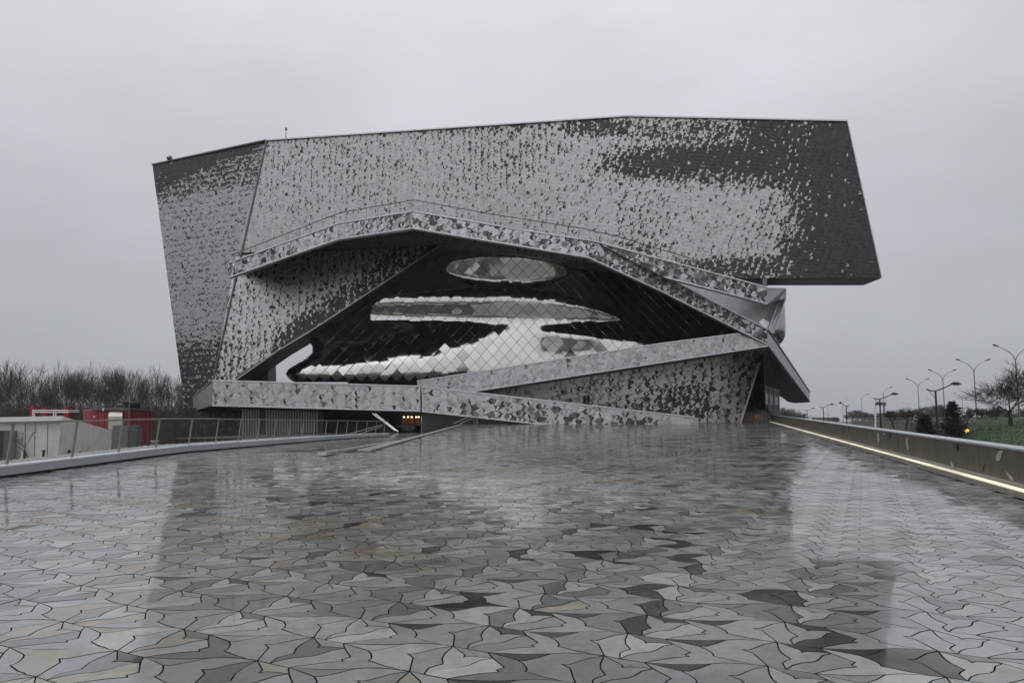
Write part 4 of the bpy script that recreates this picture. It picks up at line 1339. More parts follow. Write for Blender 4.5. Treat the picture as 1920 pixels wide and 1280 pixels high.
# ================================================================== LEFT SURROUNDINGS
cb = thing('concrete_building', 'low beige concrete building with a sloping side behind the wire net railing', 'building', P(60, 870, 46))
k0, k1, k2 = P(-60, 783, 44), P(115, 779.5, 45), P(210, 807, 62)
base = lambda p: Vector((p.x, p.y, -5))
nA = P(107, 868, 44.6)
body = MB()
body.quad(k0, k1, P(106, 880, 45), P(-60, 880, 44))
body.quad(k1, k2, P(207, 880, 62), P(106, 880, 45))
body.quad(k0, k1, k2, Vector((k2.x - 12, k2.y + 10, k2.z)), Vector((k0.x - 4, k0.y + 16, k0.z)))
body.build('wall', M_CONC, cb)
for x in (48, 66, 90):
    MB().bar(P(x, 790, 44.42), P(x - 2, 870, 44.5), .03, .04).build('wall_joint', M_TAUPE, cb)
for x in (140, 172):
    Yj = 45 + (x - 115) * .179 - .15
    MB().bar(P(x, 787 + (x - 115) * .2, Yj), P(x, 870, Yj), .03, .04).build('wall_joint', M_TAUPE, cb)
fas_ = MB().prism([P(-60, 783, 43.7), P(115, 779.5, 44.7), P(115, 789, 44.7), P(-60, 792, 43.7)], (0, .25, 0)).build('roof_fascia', M_CONC, cb)
MB().prism([P(-60, 807, 43.9), P(30, 807, 44.3), P(27, 880, 44.3), P(-60, 880, 43.9)], (0, .1, 0)).build('gate_opening', M_BLACK, cb)
MB().prism([P(8, 808, 43.6), P(29.5, 808, 43.8), P(27, 880, 43.8), P(3, 880, 43.6)], (0, .1, 0)).build('gate_leaf', M_DKGREY, cb)
for (x0, x1, y0, Y) in ((40, 47.5, 842.5, 44.2), (75.5, 83, 842.5, 44.3)):
    w = MB().prism([P(x0, y0, Y), P(x1, y0, Y), P(x1 - 3, y0 + 24, Y), P(x0 - 1, y0 + 24, Y)], (0, .1, 0)).build('window', M_SIGNBK, cb)
    MB().prism([P(x0 - 2, y0 - .8, Y - .1), P(x1 + .6, y0 - .8, Y - .1), P(x1 + .6, y0 + .6, Y - .1), P(x0 - 2, y0 + .6, Y - .1)], (0, .2, 0)).build('lintel', M_CONC, w)
    MB().prism([P(x0 - .5, y0 + 1, Y - .05), P(x0 + 3.5, y0 + 1, Y - .05), P(x0 + 2.0, y0 + 20, Y - .05), P(x0 - 1.5, y0 + 20, Y - .05)], (0, .05, 0)).build('reveal', M_CONC, w)
for (x0, x1, y0, Y) in ((127.5, 131, 843, 47.0), (148, 152, 846, 50.3), (165.5, 169, 848, 52.5)):
    MB().prism([P(x0, y0, Y), P(x1, y0, Y + .3), P(x1, y0 + 14, Y + .3), P(x0, y0 + 14, Y)], (0, .1, 0)).build('window', M_SIGNBK, cb)

rpv = thing('red_pavilion', 'dark red metal pavilion with a silver air duct below the bare trees', 'pavilion', P(230, 845, 78))
MB().prism([P(173, 767, 80), P(176, 765.5, 79.8), P(241, 766, 75), P(241, 850, 75), P(173, 850, 80)], (-9, 14, 0)).build('front_wall', M_RED, rpv)
MB().quad(P(241.3, 766, 74.9), P(286, 768.5, 84), P(284, 850, 84), P(241.3, 850, 74.9)).build('side_wall', M_RED, rpv)
MB().prism([P(231, 754, 80), P(263, 755, 82), P(260, 766, 82), P(235, 765, 80)], (-2.2, 4, 0)).build('roof_unit', M_POLE_BK, rpv)
duct = MB()
dpts = []
for i in range(7):
    a = i / 6 * math.pi / 2
    dpts.append((803 - 22 - 8.5 * math.sin(a), 76.0 + 1.6 - 1.6 * math.cos(a)))
prof = [(P(203, 805, 74.0), P(229, 805, 74.0)), (P(203.2, 780, 74.0), P(229.2, 780, 74.0)), (P(203.6, 775, 74.3), P(229.6, 775, 74.3)), (P(204.5, 772.6, 74.9), P(230, 772.6, 74.9)), (P(205, 772, 76.5), P(230.5, 772, 76.5))]
for (a, b), (c, d) in zip(prof, prof[1:]): duct.quad(a, b, d, c)
du = duct.build('air_duct', M_DUCT, rpv, smooth=True)
for y in (781, 788.5, 796): MB().bar(P(203, y, 73.9), P(229.2, y, 73.9), .06, .08).build('seam', M_DUCT, du)
MB().prism([P(211, 797.5, 72.8), P(241, 797, 72.6), P(238, 850, 72.6), P(209, 850, 72.8)], (0, 1, 0)).build('lean_to', M_TAUPE, rpv)
MB().prism([P(242, 797, 72.7), P(257, 798, 73.4), P(255, 850, 73.4), P(240, 850, 72.7)], (0, 1, 0)).build('lean_to_side', M_DKGREY, rpv)
for x in (184, 196, 233):
    MB().bar(P(x, 767, 78.6 - (x - 176) * .066), P(x, 850, 78.6 - (x - 176) * .066), .06, .05).build('panel_joint', M_POLE_BK, rpv)
for i_ in range(5):
    x = 249 + i_ * 8; Yj = 74.7 + (x - 241.3) * .205
    MB().bar(P(x, 767 + (x - 241) * .06, Yj), P(x, 850, Yj), .06, .05).build('panel_joint', M_POLE_BK, rpv)
MB().bar(P(173, 766.6, 79.6), P(241, 766.2, 74.6), .25, .22).build('roof_edge', M_DKGREY, rpv)
MB().bar(P(241, 766.2, 74.6), P(286, 768.6, 83.6), .25, .22).build('roof_edge', M_DKGREY, rpv)
for (x, y, w, h) in ((193.5, 767.5, 3.2, 5), (176.5, 781, 2.8, 3.4)):
    sgn = MB().prism([P(x - w / 2, y - h / 2, 77.5), P(x + w / 2, y - h / 2, 77.5), P(x + w / 2, y + h / 2, 77.5), P(x - w / 2, y + h / 2, 77.5)], (0, .1, 0)).build('notice_plate', M_WHITE, rpv)
    MB().prism([P(x - .5, y - 1, 77.4), P(x + .7, y - 1, 77.4), P(x + .7, y + 1, 77.4), P(x - .5, y + 1, 77.4)], (0, .04, 0)).build('notice_print', M_DKGREY, sgn)
ae = thing('slim_mast', 'thin dark mast standing in front of the red pavilion', 'mast', P(243, 790, 70))
MB().tube([P(242, 800, 70), P(243, 738, 70)], [.05, .03], 6).build('mast_pole', M_POLE_GY, ae)
bx = thing('utility_cabinet', 'pale grey utility cabinet at the foot of the red pavilion', 'cabinet', P(287, 842, 72))
MB().prism([P(282, 827, 72), P(291, 826.5, 72), P(291, 845, 72), P(282, 845, 72)], (0, .6, 0)).build('body', M_POLE_GY, bx)
MB().prism([P(281.6, 826, 71.9), P(291.4, 825.5, 71.9), P(291.4, 827, 71.9), P(281.6, 827.4, 71.9)], (0, .8, 0)).build('lid', M_CONC, bx)

rf = thing('red_portico', 'row of dark red square columns behind the concrete roof', 'portico', P(92, 800, 84))
for x0, x1, y0 in ((55, 63.5, 762), (77, 86, 764), (101, 106, 765), (118.5, 127.5, 763)):
    MB().prism([P(x0, y0, 84), P(x1, y0, 84), P(x1, 830, 84), P(x0, 830, 84)], (0, .5, 0)).build('column', M_RED, rf)
tr = thing('white_truss', 'white lattice truss standing in front of the red columns', 'truss', P(92, 800, 80))
ch = MB()
for y in (768.6, 772.7): ch.bar(P(61, y, 80), P(128, y, 80), .09, .09)
for y in (769.3, 772): ch.bar(P(128.5, y, 80), P(148, y - .5, 80), .05, .05)
ch.build('chord', M_WHITE, tr)
wb = MB()
for i in range(16):
    x = 61 + i * 4.2
    wb.bar(P(x, 768.6 if i % 2 else 772.7, 80), P(x + 4.2, 772.7 if i % 2 else 768.6, 80), .05, .05)
wb.build('web_bars', M_WHITE, tr)
for x in (61.5, 64.5, 100.5, 104.5):
    MB().bar(P(x, 769, 80), P(x, 800, 80), .09, .09).build('leg', M_WHITE, tr)

# ------------------------------------------------------------------ trees
def tree_mesh(seed, h, spread, levels=5, trunk_frac=.25, r0=.22, up=.35, kids=(3, 4), n0=6, droop=0.0, twig=.012, wig=.13, dec=(.62, .86)):
    """bare branching tree: returns trunk builder and crown builder in local space"""
    r = random.Random(seed)
    trunk, crown = MB(), MB()
    def limb(p, d, length, rad, lev):
        pts = [p]; rads = [rad]; q = p.copy(); dd = d.copy()
        seg = 4 if lev < 2 else 3 if lev < 4 else 2
        for i in range(seg):
            dd = (dd + Vector((r.gauss(0, wig), r.gauss(0, wig), r.gauss(0, wig * .7) + up * .10 - droop * .05 * lev))).normalized()
            q = q + dd * (length / seg)
            pts.append(q.copy()); rads.append(max(twig * .6, rad * (1 - .5 * (i + 1) / seg)))
        tgt = trunk if lev == 0 else crown
        tgt.tube(pts, rads, n0 if lev == 0 else 4 if lev < 3 else 3, cap=False)
        if lev >= levels: return
        nk = r.randint(*kids) + (1 if lev == 0 else 0)
        for k in range(nk):
            t = r.uniform(.45, 1.0) if lev else r.uniform(.7, 1.0)
            if k == 0: t = 1.0
            fi = t * seg; i = min(int(fi), seg - 1); pp = pts[i].lerp(pts[i + 1], fi - i)
            ang = 2 * math.pi * (k + r.random() * .8) / nk
            side = Vector((math.cos(ang), math.sin(ang), r.uniform(-.15, .35)))
            sp_ = spread * r.uniform(.6, 1.15) * (.45 if k == 0 else 1)
            nd = (dd * (1 - sp_ * .5) + side * sp_ + Vector((0, 0, up * .35))).normalized()
            limb(pp, nd, length * r.uniform(*dec), max(twig, rads[min(i + 1, seg)] * r.uniform(.55, .72)), lev + 1)
    limb(Vector((0, 0, 0)), Vector((0, 0, 1)), h * trunk_frac, r0, 0)
    return trunk, crown
def make_tree(name, label, cat, mbs, tmat, cmat, loc, scale=1.0, rz=0.0, group=None):
    t = thing(name, label, cat, (0, 0, 0), group)
    mbs[0].build('trunk', tmat, t); mbs[1].build('crown', cmat, t)
    t.location = loc; t.scale = (scale,) * 3; t.rotation_euler = (0, 0, rz)
    return t
def top_of(t): return max(max(v.co.z for v in c.data.vertices) for c in t.children)
protos = []
for i, (s_, h, sp, tf) in enumerate(((3, 17, .55, .30), (8, 18, .45, .28), (15, 16, .62, .26), (21, 18, .5, .24))):
    protos.append(make_tree('bare_tree', 'bare winter tree with upright branches in the park wood at left', 'tree',
                            tree_mesh(s_, h, sp, 5, tf, .24, .5, (2, 4), twig=.019), M_BARK, M_TWIG, (0, -500, -5), group='bare trees of the park wood'))
lay = []
for row, (Yr, n, top) in enumerate(((150, 9, 694), (172, 15, 690), (198, 19, 686))):
    for i in range(n):
        px = -40 + (400 + 40) * (i + .5) / n + rnd.uniform(-9, 9)
        lay.append((px, Yr + rnd.uniform(-7, 7), top + rnd.uniform(-6, 26) + 9 * math.sin(px / 38)))
tall = [(10, 160, 672), (108, 165, 676), (140, 158, 673), (175, 163, 676), (205, 160, 684), (232, 166, 684), (322, 168, 682), (60, 170, 684)]
lay += tall
used = [False] * 4
cnt = 0
WORDS = ['first', 'second', 'third', 'fourth', 'fifth', 'sixth', 'seventh', 'eighth', 'ninth']
fr = sorted(q[0] for q in lay if q[1] < 157.5 and q not in tall)
ta = sorted(q[0] for q in tall)
def tree_label(px, Yr, top):
    if (px, Yr, top) in tall: return 'tall bare tree rising above the park wood, %s of the tall ones from the left' % WORDS[ta.index(px)]
    if px in fr: return 'bare tree in the front row of the park wood, %s from the left' % WORDS[fr.index(px)]
    return None
for px, Yr, top in lay:
    k = cnt % 4; cnt += 1
    b = P(px, 790, Yr); topz = P(px, top, Yr).z
    H = topz + 5
    o = protos[k] if not used[k] else copy_tree(protos[k])
    used[k] = True
    hh = (17.5, 17.0, 15.5, 16.5)[k]
    o.location = (b.x, Yr, -5); s_ = H / hh
    w_ = s_ * rnd.uniform(.65, 1.2)
    o.scale = (w_, w_, s_); o.rotation_euler = (0, 0, rnd.random() * 6.28)
    lb = tree_label(px, Yr, top)
    o['label'] = lb or 'bare winter tree in the crowded back rows of the park wood'
# measure prototypes so that heights are right
for k in range(4):
    zt = top_of(protos[k])
    hh = (17.5, 17.0, 15.5, 16.5)[k]
    for o in list(C.objects):
        if o.type == 'EMPTY' and o.name.startswith('bare_tree') and o.children and any(c.data is protos[k].children[0].data for c in o.children):
            o.scale = tuple(v * hh / zt for v in o.scale)
# undergrowth of the wood
ug = MB()
for i in range(12000):
    Yr = rnd.uniform(138, 205); px = rnd.uniform(-60, 372)
    b = P(px, 790, Yr); h = rnd.uniform(2, 10.0) * (1 if rnd.random() < .85 else 1.25)
    lx, ly = rnd.gauss(0, .16) * h, rnd.gauss(0, .16) * h
    r_ = rnd.uniform(.03, .085)
    p0 = Vector((b.x, Yr, -5)); p1 = p0 + Vector((lx * .4, ly * .4, h * .55)); p2 = p0 + Vector((lx, ly, h))
    ug.tube([p0, p1, p2], [r_, r_ * .7, r_ * .3], 3, cap=False)
    for k in range(2):
        a = p0.lerp(p2, rnd.uniform(.4, .8)); ug.tube([a, a + Vector((rnd.gauss(0, 1), rnd.gauss(0, 1), rnd.uniform(.6, 2)))], [r_ * .5, r_ * .25], 3, cap=False)
tag(ug.build('undergrowth', M_TWIG), 'dark leafless undergrowth between the trunks of the park wood', 'undergrowth', kind='stuff')

t = make_tree('young_shrub', 'small reddish bare shrub in front of the concrete building', 'shrub', tree_mesh(5, 3.0, .8, 3, .25, .05, .5, (2, 3), twig=.012),
              mat('red_bark', (.10, .045, .03), .7), MATS['red_bark'] if 'red_bark' in MATS else M_TWIG, (P(55, 868, 40).x, 40, P(55, 868, 40).z), 1.0)

# ================================================================== RIGHT SURROUNDINGS
road = MB()
road.quad((16, 0, -4.6), (34, 0, -4.6), (150, 420, -4.6), (118, 420, -4.6))
tag(road.build('road', M_ASPH), kind='structure')
# grass bank
bank = MB()
gxs = [i for i in range(0, 29)]; gys = [i for i in range(0, 25)]
def bank_z(x, y):
    # crest rises to the right
    w = x - (y - 40) * .25
    t = sstep(14, 30, w) * sstep(-2.5, 2, x - .59 * y)
    return -4.6 + (4.85 + .075 * max(0, w - 29)) * t + .12 * math.sin(x * .7) * math.sin(y * .5)
bv = []; bf = []
for i in gxs:
    for j in gys:
        x = 20 + i * 2.2; y = 24 + j * 3.0
        bv.append((x, y, bank_z(x, y)))
for i in range(len(gxs) - 1):
    for j in range(len(gys) - 1):
        a = i * len(gys) + j; bf.append([a, a + len(gys), a + len(gys) + 1, a + 1])
tag(bank.add(bv, bf).build('grass_bank', M_GRASS, smooth=True), kind='structure')
gb = MB()
for i in range(16000):
    x = rnd.uniform(18, 62); y = rnd.uniform(28, 84)
    z = bank_z(x, y)
    if z < -3.6: continue
    h = rnd.uniform(.06, .16); a = rnd.random() * 6.3; w = .03
    gb.add([(x - w * math.cos(a), y - w * math.sin(a), z), (x + w * math.cos(a), y + w * math.sin(a), z), (x + rnd.gauss(0, .05), y + rnd.gauss(0, .05), z + h)], [[0, 1, 2]])
tag(gb.build('grass', M_BLADE), 'short green grass on the bank beyond the parapet', 'grass', kind='stuff')

# retaining wall of the raised motorway with courses of stone
HWY = [(1600, 250), (1650, 190), (1690, 160), (1760, 128), (1850, 108), (1990, 92)]
def hw(px, dz, Y): v = P(px, 785, Y); return Vector((v.x, v.y, dz))
rt = thing('retaining_wall', 'long stone retaining wall carrying the motorway at right', 'wall', hw(1760, -5, 128))
cap = MB(); body = MB()
for (x0, Y0), (x1, Y1) in zip(HWY, HWY[1:]):
    a, b = hw(x0, 0, Y0), hw(x1, 0, Y1)
    tz0, tz1 = .75, .75
    body.prism([(a.x, a.y, -5), (b.x, b.y, -5), (b.x, b.y, tz1), (a.x, a.y, tz0)], (3, 8, 0))
    n_ = 5
    for c_ in range(n_):
        m_ = 10
        for k in range(m_):
            t0 = (k + (.5 if c_ % 2 else 0)) / m_; t1 = min(1, t0 + .93 / m_)
            if t0 >= 1: continue
            p0, p1 = a.lerp(b, t0), a.lerp(b, t1); z0 = -4.6 + c_ * 1.05; z1 = z0 + .98
            nn = Vector((-(b - a).y, (b - a).x, 0)).normalized()
            if nn.y > 0: nn = -nn
            st_ = MB()
            st_.prism([p0 + Vector((0, 0, z0)) + nn * .1, p1 + Vector((0, 0, z0)) + nn * .1, p1 + Vector((0, 0, z1)) + nn * .1, p0 + Vector((0, 0, z1)) + nn * .1], -nn * .12)
            st_.build('stone', M_STONE, rt)
    cap.prism([(a.x, a.y - .3, tz0), (b.x, b.y - .3, tz1), (b.x, b.y - .3, tz1 + .32), (a.x, a.y - .3, tz0 + .32)], (3, 8.4, 0))
body.build('wall_core', M_STONE, rt)
cap.build('wall_cap', M_DKGREY, rt)
hwr = MB()
for (x0, Y0), (x1, Y1) in zip(HWY, HWY[1:]):
    a, b = hw(x0, 1.1, Y0), hw(x1, 1.1, Y1)
    hwr.quad(a + Vector((.5, 2, 0)), b + Vector((.5, 2, 0)), b + Vector((14, 30, 0)), a + Vector((14, 30, 0)))
tag(hwr.build('motorway', M_ASPH), kind='structure')
gr = thing('guard_rail', 'grey steel guard rail along the raised motorway edge', 'guard rail', hw(1760, 1.1, 129))
mb = MB()
for (x0, Y0), (x1, Y1) in zip(HWY, HWY[1:]):
    a, b = hw(x0, 1.75, Y0 + 1.2), hw(x1, 1.75, Y1 + 1.2)
    mb.bar(a, b, .08, .28)
    for k in range(8):
        p = a.lerp(b, k / 8); MB().bar(p, p - Vector((0, 0, .66)), .10, .10).build('post', M_POLE_GY, gr)
mb.build('rail', M_POLE_GY, gr)

# black street lamps
def lamp_proto():
    t = thing('street_lamp', 'nearest black street lamp with an upswept arm beyond the parapet', 'street lamp', (0, 0, 0), 'black street lamps along the road')
    MB().tube([(0, 0, 0), (0, 0, 2.5), (0, 0, 8.4)], [.13, .11, .075], 8).build('pole', M_POLE_BK, t)
    arm = [(-.72 + i * .26, 0, 8.45 + (.030 * (i - 2.2) ** 2 if i < 3 else .02 + .125 * (i - 3) * (.6 + .08 * (i - 3) - .006 * (i - 3) ** 2))) for i in range(9)]
    MB().tube(arm, [.05] * 3 + [.055] * 3 + [.045] * 3, 6).build('arm', M_POLE_BK, t)
    e_ = Vector(arm[-1])
    hd = MB().tube([e_ + Vector((-.1, 0, 0)), e_ + Vector((.15, 0, .07)), e_ + Vector((.5, 0, .06)), e_ + Vector((.75, 0, .0))], [.05, .12, .11, .03], 8).build('lamp_head', M_POLE_BK, t)
    MB().box(e_ + Vector((.33, 0, -.09)), (.4, .16, .04)).build('lens', M_LAMP, hd)
    MB().tube([(-.66, 0, 8.6), (-.05, 0, 7.9)], .022, 5).build('brace', M_POLE_BK, t)
    return t
lp = lamp_proto()
lamps = [(1754, 734, 60, 0, 1), (1649.5, 749, 83, 0, 1), (1586.5, 762, 118, R(95), 1), (1543.5, 764, 143, 0, 1), (1513.5, 769.5, 200, 0, 1), (1489.3, 773, 250, 0, 1),
         (1552.5, 778, 300, R(180), 1), (1525, 781, 420, 0, 1), (1598, 776.5, 270, R(175), 1), (1615, 774, 240, R(178), 1)]
llab = ['nearest and tallest black street lamp, upswept arm, beside the dark conifers', 'second black street lamp from the right, in front of the white road sign gantry',
        'black street lamp seen end on, no arm showing, right of the motorway lamps', 'black street lamp with upswept arm, fourth in the row from the right',
        'black street lamp with upswept arm, fifth in the row from the right', 'farthest black street lamp of the near row, beside the hall canopy',
        'tiny black street lamp with level arms on the far side of the road', 'tiny faint black street lamp lowest near the parapet', 'small black street lamp in front of the far bare trees', 'small black street lamp with its arm pointing left, beside a grey mast']
for i, (px, ty, Y, rz, s_) in enumerate(lamps):
    o = lp if i == 0 else copy_tree(lp)
    tz = P(px, ty, Y)
    o.location = (tz.x, Y, tz.z - 8.4); o.rotation_euler = (0, 0, rz)
    o['label'] = llab[i]

# tall motorway lamps, two arms or one
def mast_proto(double):
    t = thing('motorway_lamp', 'x', 'street lamp', (0, 0, 0), 'tall grey motorway lamps')
    MB().tube([(0, 0, 0), (0, 0, 6), (0, 0, 12)], [.14, .11, .07], 8).build('pole', M_POLE_GY, t)
    for s_ in ((-1, 1) if double else (1,)):
        arm = [(0, 0, 11.9), (s_ * .28, 0, 12.55), (s_ * .75, 0, 13.05), (s_ * 1.4, 0, 13.45), (s_ * 2.2, 0, 13.8)]
        MB().tube(arm, [.06, .055, .05, .045, .04], 6).build('arm', M_POLE_GY, t)
        h_ = MB().tube([(s_ * 2.1, 0, 13.78), (s_ * 2.35, 0, 13.9), (s_ * 2.85, 0, 14.06), (s_ * 2.95, 0, 14.06)], [.05, .12, .11, .04], 6).build('lamp_head', M_DKGREY, t)
        MB().box((s_ * 2.6, 0, 13.9), (.4, .15, .04)).build('lens', M_LAMP, h_)
    return t
md, ms = mast_proto(True), mast_proto(False)
mast = [(1902, 646, 100, md, 0, 'tallest two armed motorway lamp standing behind the big bare tree'), (1824.5, 673, 126, md, 0, 'two armed motorway lamp at the left edge of the big bare tree'),
        (1766.6, 692.5, 154, md, 0, 'two armed motorway lamp behind the nearest black street lamp'), (1720.3, 709.6, 187, md, 0, 'smallest two armed motorway lamp, leftmost of the four'),
        (1655.6, 725, 233, ms, 0, 'one armed motorway lamp rising behind the white sign gantry'), (1614.8, 738, 298, ms, 0, 'one armed motorway lamp, second from the gantry'),
        (1579.6, 748, 373, ms, 0, 'one armed motorway lamp beside the armless black lamp'), (1551.5, 756, 480, ms, 0, 'farthest one armed motorway lamp near the hall canopy'),
        (1803, 736, 265, ms, R(180), 'pale motorway lamp with its arm to the left, above the conifer'), (1748, 746, 340, ms, R(180), 'faint motorway lamp with its arm to the left, left of the nearest black lamp'),
        (1703, 754.4, 430, ms, R(180), 'faintest motorway lamp with its arm to the left, over the small bare tree')]
seen = set()
for px, ty, Y, pr, rz, lab in mast:
    o = pr if pr.name not in seen else copy_tree(pr)
    seen.add(pr.name)
    tz = P(px, ty, Y); o.location = (tz.x, Y, tz.z - 14.06); o.rotation_euler = (0, 0, rz); o['label'] = lab

# sign gantry
gt = thing('sign_gantry', 'pale lattice sign gantry on two masts behind a black street lamp', 'sign', P(1650, 800, 170))
for x in (1641.5, 1657.5):
    MB().bar(P(x, 755, 170), P(x, 812, 170), .28, .28).build('mast', M_WHITE if x < 1650 else M_POLE_GY, gt)
MB().prism([P(1642, 754, 169.6), P(1661.5, 754, 169.6), P(1661.5, 759.5, 169.6), P(1642, 759.5, 169.6)], (0, .3, 0)).build('message_panel', M_DKGREY, gt)
mb = MB()
for y in (745.5, 747, 751.5): mb.bar(P(1643, y, 169.8), P(1660, y, 169.8), .10, .16)
for i in range(9): mb.bar(P(1643 + i * 2.1, 745.5, 169.8), P(1643 + i * 2.1, 759, 169.8), .08, .08)
mb.build('lattice', M_WHITE, gt)
mb = MB()
for i in range(8): mb.box(P(1643.5 + i * 2.3, 757.8, 169.4), (.14, .05, .16))
mb.build('panel_lamps', M_POLE_GY, gt)

# big bare tree on the bank and smaller ones
bt = tree_mesh(47, 8.0, .78, 6, .20, .19, .16, (3, 4), twig=.0125, wig=.15, dec=(.70, .92))
z0 = P(1897, 801, 70)
big = make_tree('spreading_tree', 'large spreading bare tree on the grass bank at the right edge', 'tree', bt, M_BARK, M_BARK, (z0.x, 70, z0.z - .1), 1.0, 1.1)
zt = top_of(big)
big.scale = ((P(1897, 677, 70).z - z0.z) / zt,) * 3
big.scale = (big.scale[0] * 1.22, big.scale[1] * 1.22, big.scale[2] * 1.10)
small = [(1700, 806, 762, 92, 'bare tree left of the dark conifers behind the parapet'), (1850, 842, 790, 60, 'thin bare sapling on the grass bank left of the big tree'), (1886, 838, 795, 57, 'thin bare sapling on the grass bank under the big tree')]
sp0 = None
for i, (px, by, ty, Y, lab) in enumerate(small):
    b = P(px, by, Y); H = P(px, ty, Y).z - b.z
    m_ = tree_mesh(60 + i, H, .75 if i == 0 else .35, 5 if i == 0 else 3, .22 if i == 0 else .45, .11 if i == 0 else .035, .35, (3, 4) if i == 0 else (2, 3), twig=.012)
    o = make_tree('bare_tree' if i == 0 else 'sapling', lab, 'tree', m_, M_BARK, M_TWIG, b, 1.0, i)
    zt = top_of(o); o.scale = (H / zt,) * 3
thick = None
for (px, by, ty, Y, lab) in ((1676, 803, 768, 120, 'leafless tree left of the small bare tree by the retaining wall'), (1722, 806, 768, 101, 'leafless tree in front of the smaller conifer, low behind the parapet'),
                             (1833, 800, 764, 96, 'leafless tree in the thicket just left of the big bare tree trunk'), (1862, 802, 758, 93, 'leafless tree in the thicket behind the crown of the big bare tree'), (1812, 800, 768, 104, 'leafless tree behind the taller conifer, above the underpass')):
    b = P(px, by, Y); H = P(px, ty, Y).z - b.z
    if thick is None:
        thick = make_tree('thicket_tree', lab, 'tree', tree_mesh(83, 4, .8, 5, .2, .09, .35, (3, 4), twig=.014), M_BARK, M_TWIG, b, 1.0, 0.4, group='bare trees of the thicket by the motorway')
        t_ = thick; zt3 = top_of(thick)
    else:
        t_ = copy_tree(thick); t_['label'] = lab; t_.location = b; t_.rotation_euler = (0, 0, rnd.random() * 6.3)
    t_.scale = (H / zt3 * 1.15, H / zt3 * 1.15, H / zt3)
farm = tree_mesh(91, 8, .7, 5, .2, .13, .4, (3, 4), twig=.03)
fp = make_tree('distant_bare_tree', 'leafless tree in the far belt beyond the motorway', 'tree', farm, M_TWIG_HAZE, M_TWIG_HAZE, (0, -400, 0), group='far bare trees along the motorway')
zt = top_of(fp)
first = True
for px, ty, Y in [(1596, 768, 320), (1606, 766, 310), (1618, 771, 330), (1628, 770, 300), (1638, 773, 310), (1648, 771, 260), (1664, 770, 250), (1676, 766, 240), (1690, 768, 250), (1716, 763, 230), (1728, 760, 220), (1742, 758, 230), (1757, 757, 240),
                  (1770, 755, 215), (1782, 758, 225), (1812, 760, 230), (1830, 762, 240), (1480, 764, 300), (1470, 760, 280), (1493, 770, 320), (1505, 773, 330), (1850, 763, 220), (1872, 764, 215), (1895, 764, 220), (1915, 762, 220), (1568, 780, 380)]:
    o = fp if first else copy_tree(fp); first = False
    b = P(px, 795, Y); H = P(px, ty, Y).z + 2
    o.location = (b.x, Y, -2); s_ = H / zt; o.scale = (s_ * 1.15, s_ * 1.15, s_); o.rotation_euler = (0, 0, rnd.random() * 6.3)
# far wooded slope
hz_ = MB()
for i in range(60):
    x0 = 1655 + i * 6; x1 = x0 + 6
    h0 = 776 + 4 * math.sin(i * .5) - i * .12; h1 = 776 + 4 * math.sin((i + 1) * .5) - (i + 1) * .12
    hz_.quad(P(x0, h0, 330), P(x1, h1, 330), P(x1, 800, 320), P(x0, 800, 320))
tag(hz_.build('hills', mat('far_slope', (.075, .075, .078), .9)), kind='structure')

# conifers
def conifer(seed, h, r_, n):
    r = random.Random(seed); tk = MB(); cw = MB()
    tk.tube([(0, 0, 0), (0, 0, h * .6), (0, 0, h)], [.13, .07, .015], 6)
    nb = n // 24
    for i in range(nb):
        t = (i + r.random()) / nb; z = h * (.05 + .93 * t)
        L = r_ * (1 - t) ** .7 * r.uniform(.45, 1.18) + .10
        a = r.random() * 6.28; d = Vector((math.cos(a), math.sin(a), r.uniform(-.1, .55))).normalized()
        p0 = Vector((0, 0, z)); p1 = p0 + d * L + Vector((0, 0, .12 * L))
        cw.tube([p0, p1], [.022, .006], 3, cap=False)
        for k in range(24):
            q = p0.lerp(p1, r.uniform(.25, 1.0))
            e_ = (d + Vector((r.gauss(0, .7), r.gauss(0, .7), r.gauss(.25, .45)))).normalized()
            s_ = r.uniform(.10, .24); sd = e_.cross(Vector((r.gauss(0, 1), r.gauss(0, 1), 1))).normalized() * s_ * .16
            cw.add([q - sd, q + sd, q + e_ * s_], [[0, 1, 2]])
    return tk, cw
for i, (px, by, ty, Y, r_, lab) in enumerate(((1737, 826, 778, 66, 1.35, 'smaller dark conifer just left of the nearest black street lamp'), (1790, 832, 753, 63, 1.45, 'taller dark conifer right of the nearest black street lamp'))):
    b = P(px, by, Y); H = P(px, ty, Y).z - b.z
    make_tree('conifer', lab, 'tree', conifer(70 + i, H, r_, 6500), M_BARK, M_CONIF, b)
# underpass with an amber lamp, vehicles on the motorway
up_ = thing('underpass_portal', 'dark underpass opening in the retaining wall below the big tree', 'portal', P(1822, 818, 84))
MB().prism([P(1803, 799, 84), P(1839, 799, 84), P(1839, 822, 84), P(1803, 822, 84)], (0, 2, 0)).build('opening', M_SIGNBK, up_)
MB().prism([P(1800, 796.5, 83.7), P(1842, 796.5, 83.7), P(1842, 799.5, 83.7), P(1800, 799.5, 83.7)], (0, 2, 0)).build('lintel', M_DKGREY, up_)
wl = thing('warning_light', 'glowing amber warning light in front of the dark underpass', 'light', P(1813, 818, 80))
MB().tube([P(1813.5, 825, 80), P(1813.5, 815, 80)], .06, 6).build('stand', M_POLE_BK, wl)
MB().box(P(1813.5, 811, 80), (.55, .2, .62)).build('lamp_case', M_POLE_BK, wl)
MB().tube([P(1813, 808.8, 79.87), P(1813, 808.8, 79.80)], [.24, .2], 12).build('lamp', M_AMBER_HOT, wl)
MB().tube([P(1815.2, 813.4, 79.87), P(1815.2, 813.4, 79.80)], [.20, .16], 12).build('lamp', M_AMBER, wl)
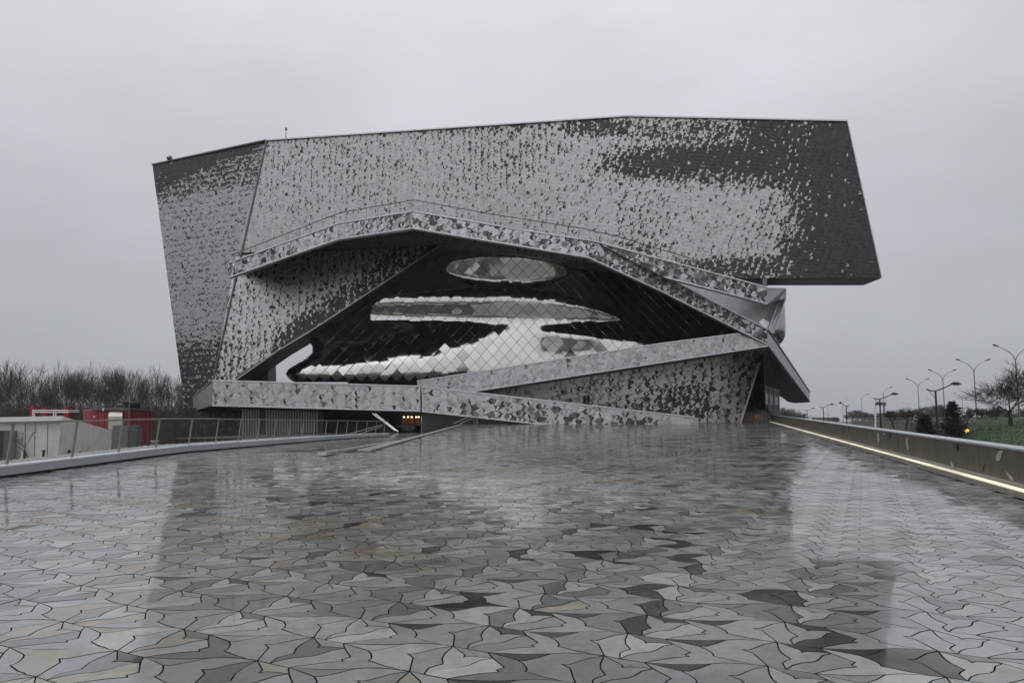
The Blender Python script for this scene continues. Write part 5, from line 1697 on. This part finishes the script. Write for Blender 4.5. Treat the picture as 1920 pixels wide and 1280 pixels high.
def car(label, px, Y, col, z, lit, s_=1.0, van=False):
    t = thing('car' if not van else 'van', label, 'car' if not van else 'van', (0, 0, 0), 'vehicles on the motorway')
    hh = .75 if not van else 1.35
    prof = [(-2.1, .35), (-2.1, .85), (-1.5, .92), (-.9, .92 + hh * .75), (.9, .92 + hh * .75), (1.6, .95), (2.1, .9), (2.1, .35)] if not van else [(-2.3, .4), (-2.3, 1.2), (-1.9, 1.4), (-1.5, 2.4), (2.3, 2.4), (2.3, .4)]
    MB().prism([(x, -.85, zz) for x, zz in prof], (0, 1.7, 0)).build('body', col, t)
    for x in (-1.35, 1.35):
        for y in (-.86, .7):
            MB().tube([(x, y, .33), (x, y + .16, .33)], .33, 12).build('wheel', M_TYRE, t)
    MB().prism([(-1.2, -.87, .98), (1.2, -.87, .98), (.8, -.87, .98 + hh * .55), (-.75, -.87, .98 + hh * .55)], (0, .03, 0)).build('side_window', M_GLASS, t)
    if lit:
        for y in (-.6, .6): MB().box((-2.12, y, .7), (.06, .3, .18)).build('headlight', M_LIGHTS, t)
    p = P(px, 785, Y); t.location = (p.x, Y, z); t.rotation_euler = (0, 0, R(55)); t.scale = (s_,) * 3
car('pale car with lit headlights on the motorway behind the big bare tree', 1833, 128, M_CARWH, 1.12, True)
car('second lit car close behind on the motorway by the big tree', 1845, 134, M_POLE_GY, 1.12, True)
car('white van on the motorway left of the big bare tree', 1803, 140, M_CARWH, 1.12, False, 1.0, True)
car('small pale car far along the motorway above the conifer', 1722, 182, M_CARWH, 1.12, False)
# far flat building beyond the road
fb = thing('distant_shed', 'long low grey building far beyond the road', 'building', P(1560, 790, 420))
MB().prism([P(1549, 783, 420), P(1573, 783.4, 420), P(1573, 790, 420), P(1549, 790, 420)], (0, 20, 0)).build('wall', mat('far_grey', (.22, .22, .23), .7), fb)
for x in (1552, 1557, 1562, 1567):
    MB().prism([P(x, 785, 419.5), P(x + 3, 785, 419.5), P(x + 3, 787, 419.5), P(x, 787, 419.5)], (0, .3, 0)).build('window', M_DKGREY, fb)
MB().prism([P(1548, 782.2, 419), P(1574, 782.6, 419), P(1574, 783.6, 419), P(1548, 783.2, 419)], (0, 22, 0)).build('roof', M_POLE_GY, fb)

# ================================================================== damp winter air
hm = bpy.data.materials.new('damp_air'); hm.use_nodes = True
hn = hm.node_tree; hn.nodes.clear()
ho = hn.nodes.new("ShaderNodeOutputMaterial"); hv = hn.nodes.new("ShaderNodeVolumePrincipled")
hv.inputs['Color'].default_value = (.86, .90, .95, 1); hv.inputs['Density'].default_value = .00015
hn.links.new(hv.outputs[0], ho.inputs['Volume'])
MBH = MB().box((0, 700, 21.5), (3040, 2240, 55.0))
tag(MBH.build('haze', hm), 'thin grey winter haze over the plaza and the road', 'haze', kind='stuff')
